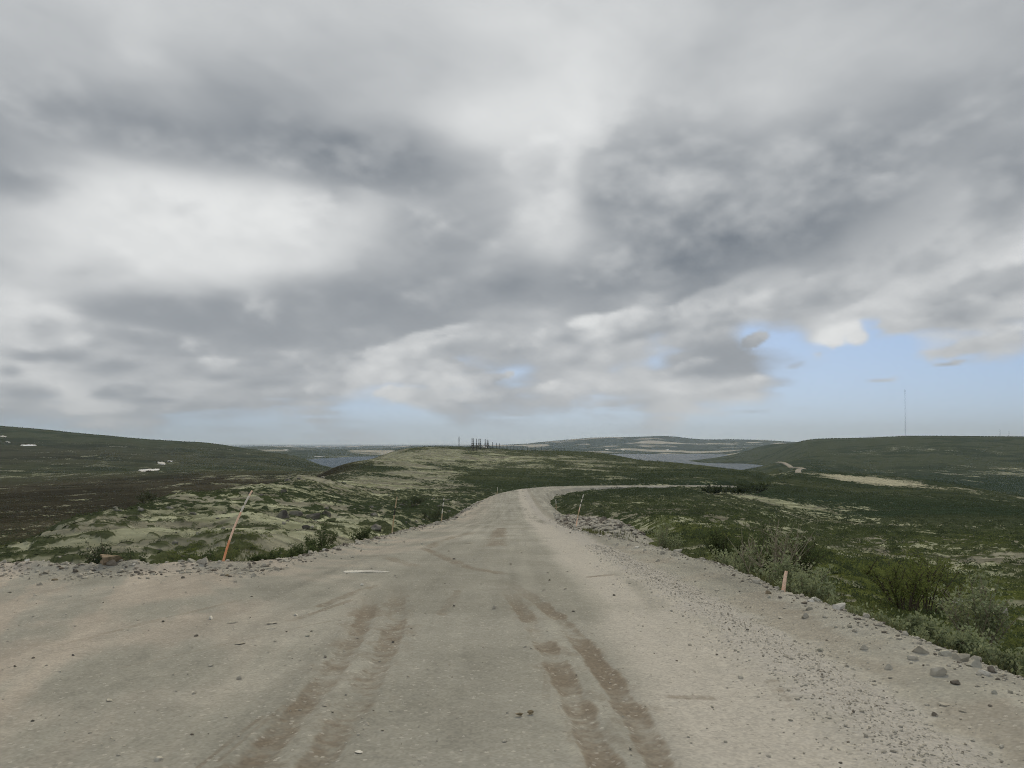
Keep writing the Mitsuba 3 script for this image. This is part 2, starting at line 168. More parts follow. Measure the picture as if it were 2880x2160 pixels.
# ------------------------------------------------------------------ the lie of the land: surveyed points (x, y, z) in metres
SURVEY = np.array([
    (-25,25,-2.1),(-59.9,60,-6.92),(-129.7,130,-13.13),(-250,250,-15.8),(-499,500,-14.2),(-898,900,7.8),(-1397,1400,83.4),(-1896,1900,124.8),
    (-2595,2600,86),(-3992,4000,-23.9),(-7984,8000,-29),(-12476,12500,-30.3),(-14.6,22,-1.36),(-26.5,40,-4.57),(-39.7,60,-6.61),(-59.6,90,-9.64),
    (-86.1,130,-12.45),(-146,220,-16.5),(-218,330,-19.3),(-344,520,-21.5),(-530,800,-16.6),(-695,1050,-4.8),(-861,1300,17.1),(-993,1500,36.9),
    (-1258,1900,38.8),(-1721,2600,2),(-2648,4000,-18.7),(-5295,8000,-18.7),(-8274,12500,-30.3),(-12.5,21,-1.18),(-16.7,28,-1.76),(-21.5,36,-2.33),
    (-26.3,44,-3.01),(-32.3,54,-4.84),(-39.4,66,-6.79),(-53.8,90,-9.17),(-77.6,130,-12.29),(-131,220,-15.9),(-209,350,-18.8),(-311,520,-20.9),
    (-478,800,-17.7),(-657,1100,-5.1),(-806,1350,14.2),(-896,1500,28.2),(-1135,1900,26.6),(-1553,2600,-4.7),(-11.2,21,-1.15),(-16,30,-1.8),
    (-22.4,42,-2.45),(-29.3,55,-3.16),(-36.2,68,-5.03),(-45.3,85,-7.67),(-55.9,105,-9.81),(-69.2,130,-12.12),(-107,200,-14.8),(-186,350,-18.4),
    (-266,500,-19.3),(-426,800,-18.7),(-586,1100,-5.8),(-692,1300,7),(-799,1500,19.5),(-1065,2000,14.9),(-1385,2600,-8.1),(-2397,4500,-24.2),
    (-4261,8000,-29),(-6658,12500,-30.3),(-10.3,22,-1.3),(-14,30,-1.8),(-21.1,45,-2.71),(-29,62,-3.37),(-36.5,78,-4),(-44.5,95,-6.23),(-58.5,125,-10.12),
    (-94,200,-14.3),(-164,350,-17.5),(-234,500,-18.7),(-328,700,-21.1),(-398,850,-18.9),(-515,1100,-10.8),(-608,1300,0.3),(-702,1500,10.7),
    (-936,2000,4.6),(-1404,3000,-25.1),(-8.9,22,-1.27),(-12.1,30,-1.88),(-18.2,45,-2.77),(-26.2,65,-3.46),(-38.3,95,-4.33),(-46.4,115,-6.77),
    (-65,160,-11.9),(-121,300,-15.6),(-169,420,-16.5),(-222,550,-17.9),(-323,800,-20.8),(-403,1000,-17.4),(-504,1250,-6.1),(-605,1500,5.9),
    (-807,2000,-8.3),(-1210,3000,-36.8),(-1815,4500,-24.2),(-6.8,20,-1.03),(-9.5,28,-1.51),(-15.2,45,-2.36),(-25.4,75,-3.53),(-35.6,105,-3.84),
    (-45.7,135,-7.08),(-68,200,-12),(-119,350,-16.1),(-152,450,-16.6),(-203,600,-18.9),(-288,850,-22.2),(-373,1100,-16.5),(-474,1400,-7),
    (-677,2000,-36.8),(-1016,3000,-40.7),(-1524,4500,-15.5),(-2032,6000,-52.3),(-2710,8000,-39.4),(-6.6,24,-1.35),(-9.6,35,-2.16),(-13.7,50,-2.98),
    (-21.9,80,-4.21),(-31.5,115,-4.39),(-41,150,-4.2),(-51,185,-7.6),(-77,280,-13.6),(-123,450,-16.6),(-164,600,-19.7),(-247,900,-25.9),(-315,1150,-21.8),
    (-370,1350,-18.9),(-493,1800,-51.5),(-713,2600,-41.7),(-1233,4500,-24.2),(-2193,8000,-39.4),(-6,27,-1.56),(-10,45,-2.95),(-15.6,70,-4.33),
    (-24.5,110,-5.82),(-38,170,-6.8),(-51,230,-6.3),(-67,300,-5.8),(-82,370,-12.4),(-133,600,-22),(-200,900,-30),(-256,1150,-33.7),(-311,1400,-46.9),
    (-445,2000,-49.7),(-623,2800,-48.7),(-1001,4500,-35.8),(-1779,8000,-39.4),(-2780,12500,-30.3),(-6.1,33,-1.97),(-10.1,55,-3.55),(-16.5,90,-5.45),
    (-25.7,140,-7.23),(-37,200,-7.6),(-50,270,-6.7),(-62,340,-4.6),(-79,430,-9.7),(-129,700,-33.3),(-220,1200,-49.2),(-367,2000,-52.3),(-532,2900,-52.4),
    (-826,4500,-27.1),(-1469,8000,-39.4),(-5.8,40,-2.45),(-9.4,65,-4.3),(-15.9,110,-6.53),(-25,170,-7.9),(-38,260,-7.4),(-54,370,-4.7),(-70,480,-2),
    (-81,560,-4.5),(-130,900,-34.1),(-232,1600,-49.7),(-420,2900,-50.5),(-652,4500,-21.3),(-1158,8000,-39.4),(-4.4,60,-3.9),(-6.6,90,-5.8),
    (-9.6,130,-7.24),(-14,190,-8.6),(-20,270,-7.8),(-31,420,-5.1),(-44,600,0.1),(-52,700,-2.5),(-81,1100,-39.2),(-147,2000,-52.3),(-258,3500,-47.8),
    (-354,4800,-19.7),(-479,6500,-23.2),(-921,12500,-30.3),(0,215,-9),(0,260,-8.8),(0,320,-8.3),(0,430,-6.3),(0,540,-2.5),(0,620,-1.6),(0,720,-5.4),
    (0,1100,-39.2),(0,2000,-52.3),(0,3800,-42.2),(0,5000,-23.9),(0,6200,14),(0,8000,-18.7),(0,12500,-30.3),(5.6,90,-5.56),(14,225,-9.3),(19,310,-8.8),
    (27,430,-6.9),(34,540,-4.3),(38,620,-3.2),(45,720,-8.2),(68,1100,-39.2),(124,2000,-52.3),(248,4000,-42),(310,5000,-23.9),(391,6300,46.8),(496,8000,2),
    (776,12500,-30.3),(5.7,50,-3.43),(8.5,75,-4.98),(12.5,110,-6.53),(17,150,-7.9),(26,230,-9.4),(35,310,-9.6),(49,430,-8.6),(61,540,-6.4),(68,600,-4.6),
    (82,720,-12),(125,1100,-42.1),(228,2000,-52.3),(478,4200,-36),(569,5000,-17.4),(728,6400,68.2),(910,8000,12.3),(1422,12500,-30.3),(6.8,28,-1.98),
    (12.2,50,-3.62),(26.7,110,-6.53),(40,165,-8.5),(58,240,-9.8),(73,300,-10.4),(95,390,-10.6),(114,470,-11.4),(136,560,-17.5),(219,900,-39.9),
    (365,1500,-48.4),(450,1850,-47),(523,2150,-43.9),(608,2500,-48.1),(729,3000,-54.2),(1021,4200,-36),(1264,5200,-12.8),(1531,6300,26.4),
    (3038,12500,-30.3),(6.7,35,-2.34),(10.5,55,-3.55),(15.3,80,-4.93),(23,120,-6.84),(33,170,-8.3),(48,250,-9.8),(67,350,-10.2),(84,440,-9.7),
    (99,520,-8.8),(122,640,-17),(210,1100,-42.1),(383,2000,-52.3),(804,4200,-37.6),(957,5000,-17.4),(1205,6300,50.9),(1531,8000,2),(2392,12500,-30.3),
    (6.7,25,-1.78),(9.4,35,-2.57),(16.1,60,-4.28),(28.2,105,-6.55),(43,160,-8.3),(65,240,-9.8),(81,300,-10.8),(102,380,-10.8),(118,440,-11.4),
    (151,560,-20.4),(242,900,-43.4),(403,1500,-49.4),(479,1780,-46.8),(551,2050,-39.1),(672,2500,-41.6),(861,3200,-49.7),(1129,4200,-33.3),
    (1398,5200,-11.4),(1694,6300,22.4),(3361,12500,-30.3),(6.4,20,-1.49),(11.2,35,-2.84),(19.2,60,-4.75),(35.3,110,-7.67),(61,190,-10.3),(96,300,-12),
    (115,360,-11.7),(138,430,-13.8),(180,560,-23.3),(263,820,-38.3),(465,1450,-46.7),(529,1650,-45.4),(593,1850,-37.5),(689,2150,-20.2),(802,2500,-1.2),
    (1058,3300,-12.9),(1379,4300,-9.1),(1667,5200,-11.4),(1988,6200,18),(4008,12500,-30.3),(6,16,-1.21),(13,35,-3.2),(22.3,60,-5.37),(41,110,-8.67),
    (74,200,-12.2),(112,300,-13.5),(156,420,-14.6),(186,500,-20.6),(261,700,-27),(298,800,-23.3),(354,950,-23.8),(447,1200,-16.6),(559,1500,-5.8),
    (707,1900,8.6),(856,2300,5),(1489,4000,-23.9),(5.7,13,-1.03),(10.9,25,-2.69),(19.7,45,-4.69),(35,80,-7.31),(61.2,140,-10.49),(96,220,-13.4),
    (140,320,-15),(175,400,-13),(210,480,-23.4),(306,700,-32.4),(393,900,-30.6),(503,1150,-21.8),(612,1400,-7),(787,1800,16.4),(1005,2300,10.9),
    (5.5,11,-0.92),(12,24,-2.87),(20.1,40,-4.52),(32.6,65,-6.4),(60.2,120,-9.64),(95,190,-12.7),(150,300,-15.5),(191,380,-14.9),(226,450,-25.3),
    (376,750,-35.8),(502,1000,-27.7),(652,1300,-6.4),(828,1650,21.2),(1104,2200,13.4),(2006,4000,-23.9),(6270,12500,-30.3),(5.8,10,-1.04),(11.6,20,-2.65),
    (18.5,32,-4.08),(31.9,55,-6.03),(55,95,-8.44),(93,160,-11.7),(151,260,-15.5),(197,340,-16.2),(243,420,-27.3),(405,700,-39.6),(550,950,-32.4),
    (724,1250,-9.3),(927,1600,18.5),(1274,2200,10.5),(6,9,-1.08),(9.9,15,-2.07),(19.9,30,-4.05),(33.1,50,-5.56),(59.6,90,-7.89),(99,150,-11.6),
    (152,230,-15.8),(199,300,-18.9),(252,380,-29.4),(430,650,-42.5),(596,900,-34.1),(827,1250,-14.2),(1059,1600,20.6),(1456,2200,10.5),(2648,4000,-23.9),
    (8274,12500,-30.3),(8,8,-1.26),(15.1,15,-2.75),(30.2,30,-4.79),(60.3,60,-7.31),(130.8,130,-11.45),(251,250,-15.8),(603,600,-40.7),(1006,1000,-30.3),
    (1609,1600,28.9),(2414,2400,17.5),(4023,4000,-13.5),(12573,12500,-30.3),
])
WATER = -43.0
AZS = 2.6


def _warp(x, y):
    return np.stack([np.arctan2(x, y) * AZS, np.log(np.maximum(np.hypot(x, y), 3.0))], -1)


_rbf = RBFInterpolator(_warp(SURVEY[:, 0], SURVEY[:, 1]), SURVEY[:, 2] / np.hypot(SURVEY[:, 0], SURVEY[:, 1]) ** 0.8, kernel="thin_plate_spline", smoothing=2e-5)
_ga, _gl = np.radians(np.linspace(-50, 50, 301)), np.linspace(math.log(3.0), math.log(15000.0), 320)
_gz = _rbf(np.stack(np.meshgrid(_ga * AZS, _gl, indexing="ij"), -1).reshape(-1, 2)).reshape(301, 320) * np.exp(0.8 * _gl)[None]
_land = RectBivariateSpline(_ga, _gl, _gz, kx=3, ky=3)


def land(x, y):
    """Smooth height of the open country (behind the vehicle it carries on from the sides)."""
    x, y = np.asarray(x, float), np.asarray(y, float)
    a, l = np.arctan2(x, y), np.log(np.clip(np.hypot(x, y), 3.0, 15000.0))
    lim = math.radians(50)
    z = _land.ev(np.clip(a, -lim, lim), l)
    t = np.clip((np.abs(a) - lim) / (math.pi - lim), 0, 1)
    t = t * t * (3 - 2 * t)
    return z * (1 - 0.5 * t) + 0.5 * t * _land.ev(np.clip(-a, -lim, lim), l)


# the road's centre line and its height along it
PATH = np.array([(-0.4, -30), (-0.4, -15), (-0.4, 0), (-0.4, 40), (-0.4, 80), (-0.3, 112), (0.6, 138), (3.4, 160), (9, 178), (19, 191), (34, 200), (50, 209), (64, 226), (76, 247), (86, 270)], float)
_seg = np.r_[0, np.cumsum(np.hypot(*np.diff(PATH, axis=0).T))]
_px, _py = PchipInterpolator(_seg, PATH[:, 0]), PchipInterpolator(_seg, PATH[:, 1])
_s = np.arange(0, _seg[-1], 0.5)
LINE = np.stack([_px(_s), _py(_s)], -1)
S0 = 30.0                                    # arc length at y = 0
TANG = np.gradient(LINE, axis=0)
TANG /= np.linalg.norm(TANG, axis=1, keepdims=True)
_tree = cKDTree(LINE)
_zs0 = PchipInterpolator([-30, -15, 0, 5, 10, 20, 30, 45, 70, 100, 140, 165, 190, 230, 270, 310, 360, 420, 480], [0.2, 0.12, 0, -0.1, -0.3, -0.95, -1.7, -2.8, -4.6, -6.0, -7.2, -7.7, -8.1, -8.9, -9.9, -11.4, -13.4, -15.8, -18])
_q = np.arange(150, 300, 4.0)
_ql = land(np.interp(_q + 30, _s, LINE[:, 0]), np.interp(_q + 30, _s, LINE[:, 1])) + 0.25
_qw = np.clip((_q - 185) / 50, 0, 1)
_zs = PchipInterpolator(np.r_[-30, -15, 0, 5, 10, 20, 30, 45, 70, 100, 140, _q], np.r_[_zs0([-30, -15, 0, 5, 10, 20, 30, 45, 70, 100, 140]), _zs0(_q) * (1 - _qw) + _ql * _qw - 1.2 * np.clip((_q - 246) / 18, 0, 1)])      # past the bend the road lies on the land
_tr = PchipInterpolator([-30, 0, 13, 18.8, 27, 33, 37, 43, 52, 70, 100, 140, 200, 238, 262, 480], [4.9, 5.0, 5.0, 5.15, 4.95, 4.4, 4.05, 3.85, 3.9, 4.6, 5.4, 5.0, 4.2, 4.0, 1.0, 0.5])
_tl = PchipInterpolator([-30, 20, 36, 56, 93, 120, 150, 238, 262, 480], [5.2, 5.2, 5.1, 4.9, 5.2, 4.6, 4.2, 4.0, 1.0, 0.5])


def along(x, y):
    """(arc length from y = 0, offset to the right) of points near the road."""
    p = np.stack([np.asarray(x, float), np.asarray(y, float)], -1)
    _, i = _tree.query(p)
    d = p - LINE[i]
    t = TANG[i]
    return i * 0.5 - S0 + (d * t).sum(-1), d[..., 0] * t[..., 1] - d[..., 1] * t[..., 0]


def n2(x, y, wave, octaves=3, seed=0):
    return meshkit.fbm(np.stack([np.asarray(x) / wave, np.asarray(y) / wave, 0 * np.asarray(x) + seed * 3.7], -1), octaves, seed) - 0.5


def smin(a, b, k):
    h = np.clip(0.5 + 0.5 * (b - a) / k, 0, 1)
    return b * (1 - h) + a * h - k * h * (1 - h)


def sstep(a, b, x):
    t = np.clip((x - a) / (b - a), 0, 1)
    return t * t * (3 - 2 * t)


def edge(x, y):
    """Signed distance to the rim of the gravel: road, lay-by on the left, rubble shoulder on the right. Negative on the gravel."""
    s, t = along(x, y)
    d = np.maximum(-_tl(s) - t, t - _tr(s))
    by = np.maximum(y - 17.6 - 0.02 * (x + 10) ** 2 * (x < -10), np.maximum(x + 3.0, -(x + 26)))
    d = smin(d, by, 4.0)
    d = d + 0.5 * n2(x, y, 3.0, 3, 5) + 0.12 * n2(x, y, 0.6, 2, 6)
    heap = (np.hypot((x - 5.6) / 2.0, (y - 59) / 15.0) - 1.0) * 2.0 + 1.0 * n2(x, y, 4.0, 3, 8)
    return d, smin(d, heap, 1.0), s, t


def gravel_height(x, y):
    """Top of the road works: carriageway, windrow, ruts, rims, and the banks that fall away from them."""
    d, dh, s, t = edge(x, y)
    z = _zs(s) - 0.012 * np.maximum(-t - 5, 0)
    rough = 0.05 * n2(x, y, 2.5, 3, 11) + 0.02 * n2(x, y, 0.5, 2, 12)
    z = z + rough
    on = sstep(150, 110, s) * sstep(0.3, -0.3, d)
    z = z + on * (0.055 * np.exp(-((t - 2.95 - 0.1 * n2(x, y, 6, 2, 13)) / 0.33) ** 2) * (0.6 + 1.2 * (n2(x, y, 1.2, 3, 14) + 0.4)) - 0.03 * np.exp(-((t - 3.7) / 0.25) ** 2))
    for a, b, c, y0, y1, w in TRACKS:
        u = (x - (a + b * y + c * y * y)) / w
        on_t = sstep(y0 - 1, y0 + 0.5, y) * sstep(y1 + 2.5, y1 - 1, y)
        tread = 0.5 + 0.5 * np.sin((y * 1.0 + np.abs(u) * 0.05) * 2 * math.pi / 0.16)
        z = z + on_t * (-0.03 * np.exp(-u ** 4) * (0.85 + 0.15 * tread) + 0.013 * np.exp(-((np.abs(u) - 1.25) / 0.3) ** 2))
    rim = np.exp(-((d + 0.55) / 0.4) ** 2) * sstep(160, 90, s)
    z = z + rim * (0.14 + 0.26 * n2(x, y, 0.8, 3, 15) + 0.12 * n2(x, y, 2.6, 2, 16)) * (0.6 + 0.9 * sstep(-6, -9, x) * (y < 22))
    heap = sstep(0.5, -0.8, dh) * sstep(-0.6, 0.3, d)
    z = z + heap * (0.1 + 0.5 * n2(x, y, 2.2, 3, 17))
    out = np.maximum(dh, 0)
    z = z - 0.62 * out - 0.1 * np.minimum(out, 1) + sstep(0, 0.8, out) * 0.3 * n2(x, y, 1.0, 3, 18)
    return z, d, dh, s, t


# where pale lichen and bare rock are common, and sun painted on the ridge (leading entries): (x, y, radius, radius, turn, share)
LICHEN_AND_SUN = [
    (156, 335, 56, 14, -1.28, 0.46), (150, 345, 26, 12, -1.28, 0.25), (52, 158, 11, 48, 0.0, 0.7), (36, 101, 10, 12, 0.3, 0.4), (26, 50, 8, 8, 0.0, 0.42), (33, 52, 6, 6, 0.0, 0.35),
    (15, 27, 5, 4, 0.0, 0.35), (-130, 450, 70, 80, 0.0, 0.34), (-15, 40, 11, 24, 0.25, 0.5), (-25, 85, 19, 52, 0.2, 0.52), (-30, 160, 22, 60, 0.1, 0.46),
    (-38, 270, 32, 110, 0.15, 0.40), (-40, 430, 60, 110, 0.0, 0.34), (30, 450, 60, 110, 0.0, 0.26), (690, 1350, 130, 160, 0.0, 0.3), (600, 950, 90, 80, 0.0, 0.28), (16, 85, 14, 40, 0.2, 0.22),
    (-800, 1180, 400, 90, 0.3, 0.16), (-9, 27, 5, 7, 0.0, -0.3), (-7, 22, 2.5, 4, 0, -0.3), (-13, 26, 6, 6, 0, 0.3), (-230, 300, 130, 200, 0.4, -0.07), (-300, 620, 200, 60, 0.4, 0.12),
]


def np_noise(x, y, z=0.0):
    x, y = np.asarray(x, float), np.asarray(y, float)
    return meshkit.noise(np.stack([x, y, 0 * x + z], -1) + 1000000.0)      # the same values as mikit.noise


def np_fbm(x, y, z=0.0, octaves=3):
    return sum(0.5 ** (o + 1) * np_noise(x * 2**o, y * 2**o, z * 2**o + 17 * o) for o in range(octaves)) / (1 - 0.5**octaves)


NP_KIT = (np_noise, np_fbm, np.exp, sstep, np.hypot)


def pale_share(x, y, kit):
    """Where the ground is lichen, rock or painted sun (1) rather than heath (0): for the ground's colour and for its relief and plants alike."""
    noise_, fbm_, exp_, step_, hyp_ = kit
    r = hyp_(x, y)
    wx, wy = x + 6 * (noise_(x / 17, y / 17) - 0.5), y + 6 * (noise_(x / 17 + 9, y / 17) - 0.5)
    big = fbm_(wx / 170, wy / 170, 3.3, octaves=3)
    mid = fbm_(wx / 23, wy / 23, 7.1, octaves=4)
    low = 0.45 * fbm_(wx / 1.6, wy / 2.1, 1.9, octaves=3) + 0.55 * fbm_(x / 0.6, y / 0.7, 4.9, octaves=3)
    far_side = step_(3000, 3600, y)
    share = 0.16 + 0.16 * far_side
    for cx, cy, rx, ry, rot, a in LICHEN_AND_SUN:
        c, s = math.cos(rot), math.sin(rot)
        u, v = ((x - cx) * c + (y - cy) * s) / rx, (-(x - cx) * s + (y - cy) * c) / ry
        share = share + a * exp_(-(u * u + v * v) * 1.4)
    near = (0.10 * big + 0.22 * mid + 0.68 * low - 0.5) * 4.0
    wide = (0.55 * big + 0.45 * fbm_(x / 420, y / 160, 2.2, octaves=4) - 0.5) * 2.8
    middle = (fbm_(wx / 12, wy / 20, 2.6, octaves=5) - 0.5) * 2.3
    k1, k2 = step_(70, 260, r), step_(700, 2600, r)
    m = (near * (1 - 0.6 * k1) + middle * 0.72 * k1) * (1 - k2) + wide * k2 + share - 0.5
    return step_(-0.07, 0.07, m)


def terrain_height(x, y, spacing=None):
    x, y = np.asarray(x, float), np.asarray(y, float)
    r = np.hypot(x, y)
    sp = np.maximum(r * 0.004, 0.03) if spacing is None else spacing
    z = land(x, y)
    hum = 0
    for wave, amp, seed in ((700, 14.0, 31), (260, 5.0, 32), (90, 1.7, 33), (30, 0.75, 34), (11, 0.42, 35), (4.2, 0.36, 36), (1.6, 0.25, 37), (0.7, 0.09, 38)):
        keep = sstep(2.0, 5.0, wave / sp) * sstep(0.5 * wave, 6 * wave, r) if wave > 20 else sstep(2.0, 5.0, wave / sp)
        keep = keep * (1 + 2.4 * sstep(2800, 4200, r)) if wave > 200 else keep
        hum = hum + amp * keep * 1.6 * n2(x, y, wave, 1, seed)
    z = z + hum * sstep(8, 30, r)
    heath = (r > 6) & (r < 260)
    if np.any(heath):      # heather and dwarf shrubs stand a hand's breadth above the lichen mat
        hum = hum + 0 * r
        z = z.copy(); z[heath] += (0.13 + 0.0006 * r[heath]) * (1 - pale_share(x[heath], y[heath], NP_KIT))
    near = r < 520
    if np.any(near):
        xs, ys = x[near], y[near]
        d, dh, s, t = edge(xs, ys)
        zr = _zs(np.clip(s, -30, 295)) - 0.012 * np.maximum(-t - 5, 0)
        w = sstep(0.6, 5.0, dh)
        zz = (zr - 0.55 - 0.25 * np.maximum(dh, 0) + 0.5 * hum[near] * sstep(0.3, 2, dh)) * (1 - w) + z[near] * w
        zz = np.where(dh < 0.6, zr - 0.75, zz)
        z = z.copy()
        z[near] = zz
    return z


TRACKS = [
    (-2.216, 0.1634, -0.0135, 3.0, 12.5, 0.125), (-1.764, 0.1594, -0.01342, 3.0, 12.5, 0.125),
    (0.763, -0.0081, -0.00437, 3.0, 12.2, 0.115), (0.774, 0.0964, -0.01087, 3.0, 12.6, 0.115),
]


def grid_faces(n, m):
    i = np.arange(n * m).reshape(n, m)
    a, b, c, e = i[:-1, :-1].ravel(), i[1:, :-1].ravel(), i[1:, 1:].ravel(), i[:-1, 1:].ravel()
    return np.vstack([np.stack([a, e, c], 1), np.stack([a, c, b], 1)])


# open ground: one sheet on rings that widen with distance
az = np.radians(np.r_[np.arange(-180, -48, 4.0), np.arange(-48, -37, 0.6), np.arange(-37, 37, 0.12), np.arange(37, 48, 0.6), np.arange(48, 180.1, 4.0)])
rr = np.exp(np.r_[np.arange(math.log(2.5), math.log(13500.0), 0.0095)])
R_, A_ = np.meshgrid(rr, az, indexing="ij")
gx, gy = R_ * np.sin(A_), R_ * np.cos(A_)
gz = terrain_height(gx, gy, np.maximum(R_ * 0.005, 0.06))
ground_mesh = (np.stack([gx, gy, gz], -1).reshape(-1, 3), grid_faces(len(rr), len(az)))
scene["ground"] = mikit.ply(ground_mesh, "ground_surface", smooth=True)
labels["ground"] = {"kind": "structure", "label": "rolling tundra of heath, lichen and bare rock"}

# lake
t_ = np.linspace(-math.radians(60), math.radians(60), 121)
lr = np.r_[1200.0, 2000.0, 3500.0, 6000.0, 9000.0, 13300.0]
lx = lr[:, None] * np.sin(t_)[None]
ly = lr[:, None] * np.cos(t_)[None]
scene["lake"] = mikit.ply((np.stack([lx, ly, 0 * lx + WATER], -1).reshape(-1, 3), grid_faces(len(lr), len(t_))), "water", smooth=True)
labels["lake"] = {"kind": "structure", "label": "slate grey lake between the hills"}

# gravel road: fine rows near the vehicle, wider ones further on
parts_v, parts_f, at = [], [], 0
X = np.arange(-22, 9.01, 0.06)
Y = [2.0]
while Y[-1] < 30:
    Y.append(Y[-1] + max(0.035, 0.0042 * Y[-1]))
GX, GY = np.meshgrid(X, np.array(Y))
GZ = gravel_height(GX, GY)[0]
parts_v.append(np.stack([GX, GY, GZ], -1).reshape(-1, 3)); parts_f.append(grid_faces(len(Y), len(X))[:, ::1])
at = len(parts_v[0])
ss = [Y[-1] - 0.05]
while ss[-1] < 264:
    ss.append(ss[-1] + max(0.12, 0.004 * ss[-1]))
ss = np.array(ss) + S0
tt = np.r_[np.arange(-8, -5.9, 0.3), np.arange(-5.8, 6.0, 0.1), np.arange(6.0, 9.6, 0.2)]
cx, cy = np.interp(ss, _s, LINE[:, 0]), np.interp(ss, _s, LINE[:, 1])
tx, ty = np.interp(ss, _s, TANG[:, 0]), np.interp(ss, _s, TANG[:, 1])
GX, GY = cx[:, None] + tt[None] * ty[:, None], cy[:, None] - tt[None] * tx[:, None]
GZ = gravel_height(GX, GY)[0] - 0.004
parts_v.append(np.stack([GX, GY, GZ], -1).reshape(-1, 3)); parts_f.append(grid_faces(len(ss), len(tt)) + at)
# the stretch behind the vehicle
X = np.arange(-22, 9.01, 0.5); Y = np.r_[np.arange(-28, 2.0, 0.5), 2.02]
GX, GY = np.meshgrid(X, Y)
GZ = gravel_height(GX, GY)[0] - 0.003
at += len(parts_v[1])
parts_v.append(np.stack([GX, GY, GZ], -1).reshape(-1, 3)); parts_f.append(grid_faces(len(Y), len(X)) + at)
scene["road"] = mikit.ply((np.vstack(parts_v), np.vstack(parts_f)), "gravel_surface", smooth=True)
labels["road"] = {"kind": "structure", "label": "unpaved gravel road with muddy tyre tracks"}

# ------------------------------------------------------------------ materials
def gauss(x, y, cx, cy, rx, ry, rot=0.0):
    c, s = math.cos(rot), math.sin(rot)
    u, v = ((x - cx) * c + (y - cy) * s) / rx, (-(x - cx) * s + (y - cy) * c) / ry
    return dr.exp(-(u * u + v * v) * 1.4)


# boggy, moss-green ground
MOSS = [
    (19, 32, 15, 20, 0.0, 1.0), (11, 20, 5, 9, 0.0, 0.9), (-7.5, 22, 3.5, 4, 0.0, 0.7), (-42, 85, 20, 25, 0.0, 0.6), (-6, 28, 4, 9, 0.0, 0.7), (12, 55, 10, 20, 0.0, 0.6), (45, 75, 18, 20, 0.0, 0.5),
]


DR_KIT = (noise, fbm, dr.exp, smoothstep, lambda a, b: dr.sqrt(a * a + b * b))


def ground_colour(p, n, uv):
    x, y = p.x, p.y
    r = dr.sqrt(x * x + y * y)
    wx, wy = x + 6 * (noise(x / 17, y / 17) - 0.5), y + 6 * (noise(x / 17 + 9, y / 17) - 0.5)
    big = fbm(wx / 170, wy / 170, 3.3, octaves=3)
    mid = fbm(wx / 23, wy / 23, 7.1, octaves=4)
    low = fbm(x / 3.1, y / 3.1, 1.9, octaves=5)
    tiny = fbm(x / 0.25, y / 0.25, 5.5, octaves=3)
    far_side = smoothstep(3000, 3600, y)
    pale = pale_share(x, y, DR_KIT)
    # heath: brown crowberry, dark green dwarf shrubs, moss
    bog = mi.Float(0)
    for cx, cy, rx, ry, rot, a in MOSS:
        bog += a * gauss(x, y, cx, cy, rx, ry, rot)
    # the valley floor and hill on the left grow brown crowberry, the slopes on the right green dwarf birch
    brown = dr.clip(1.7 * gauss(x, y, -170, 300, 150, 300, 0.4) + 0.5 * (mid - 0.5) + 0.7 * gauss(x, y, -700, 900, 500, 400, 0.6), 0, 1) * smoothstep(-18, -40, x + 0.10 * y)
    patch = smoothstep(0.36, 0.64, 0.45 * fbm(wx / 130, wy / 90, 6.0, octaves=4) + 0.55 * fbm(wx / 30, wy / 24, 8.0, octaves=4))
    green = mix((0.036, 0.048, 0.027), (0.078, 0.087, 0.048), patch)
    scrub = dr.clip(1.5 * gauss(x, y, 105, 165, 60, 95, 0.3) + 1.4 * gauss(x, y, 480, 800, 260, 190, 0.3) + 0.9 * gauss(x, y, 45, 215, 30, 40, 0.0) + 1.2 * (patch - 0.62), 0, 1)
    green = mix(green, (0.022, 0.037, 0.023), 0.85 * scrub)      # dense dwarf-birch scrub in the hollows
    heath = mix(green, mix((0.032, 0.030, 0.021), (0.056, 0.052, 0.036), patch), brown)
    heath = mix(heath, (0.078, 0.094, 0.030), dr.clip(bog, 0, 1) * smoothstep(0.35, 0.6, 0.5 * mid + 0.5 * low))
    heath = heath * (0.62 + 0.76 * tiny) * (0.75 + 0.5 * low)
    rock = smoothstep(0.46, 0.60, fbm(wx / 6, wy / 6, 12.0, octaves=4))
    lichen = mix((0.17, 0.18, 0.115), (0.305, 0.32, 0.222), smoothstep(0.35, 0.65, low))
    lichen = mix(lichen, mix((0.12, 0.11, 0.10), (0.22, 0.205, 0.175), low), rock * 0.6)
    lichen = mix(lichen, (0.185, 0.187, 0.145), 0.45 * smoothstep(0.40, 0.58, fbm(wx / 45, wy / 60, 15.0, octaves=4)))
    lichen = mix(lichen, (0.36, 0.34, 0.28), far_side)  # pale rock beyond the lake, its sunlit patches painted into the colour
    lichen = mix(lichen, (0.34, 0.33, 0.245), dr.clip(1.6 * gauss(x, y, 156, 335, 58, 17, -1.28), 0, 1))      # sun shaft on the ridge crest, painted in as a pale straw colour
    lichen = lichen * (0.75 + 0.5 * tiny) * (0.5 + 1.0 * fbm(x / 1.1, y / 1.1, 3.0, octaves=4))
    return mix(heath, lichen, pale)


def mix3(a, b, t):
    return a * (1 - t) + b * t


def ground_bump(p, n, uv):
    return 0.10 * fbm(p.x / 0.5, p.y / 0.5, p.z / 0.5, octaves=3) + 0.35 * fbm(p.x / 2.5, p.y / 2.5, 1.0, octaves=2)


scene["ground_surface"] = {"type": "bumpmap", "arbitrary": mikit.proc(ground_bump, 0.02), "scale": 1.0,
                           "bsdf": {"type": "twosided", "bsdf": {"type": "diffuse", "reflectance": mikit.proc(ground_colour)}}}

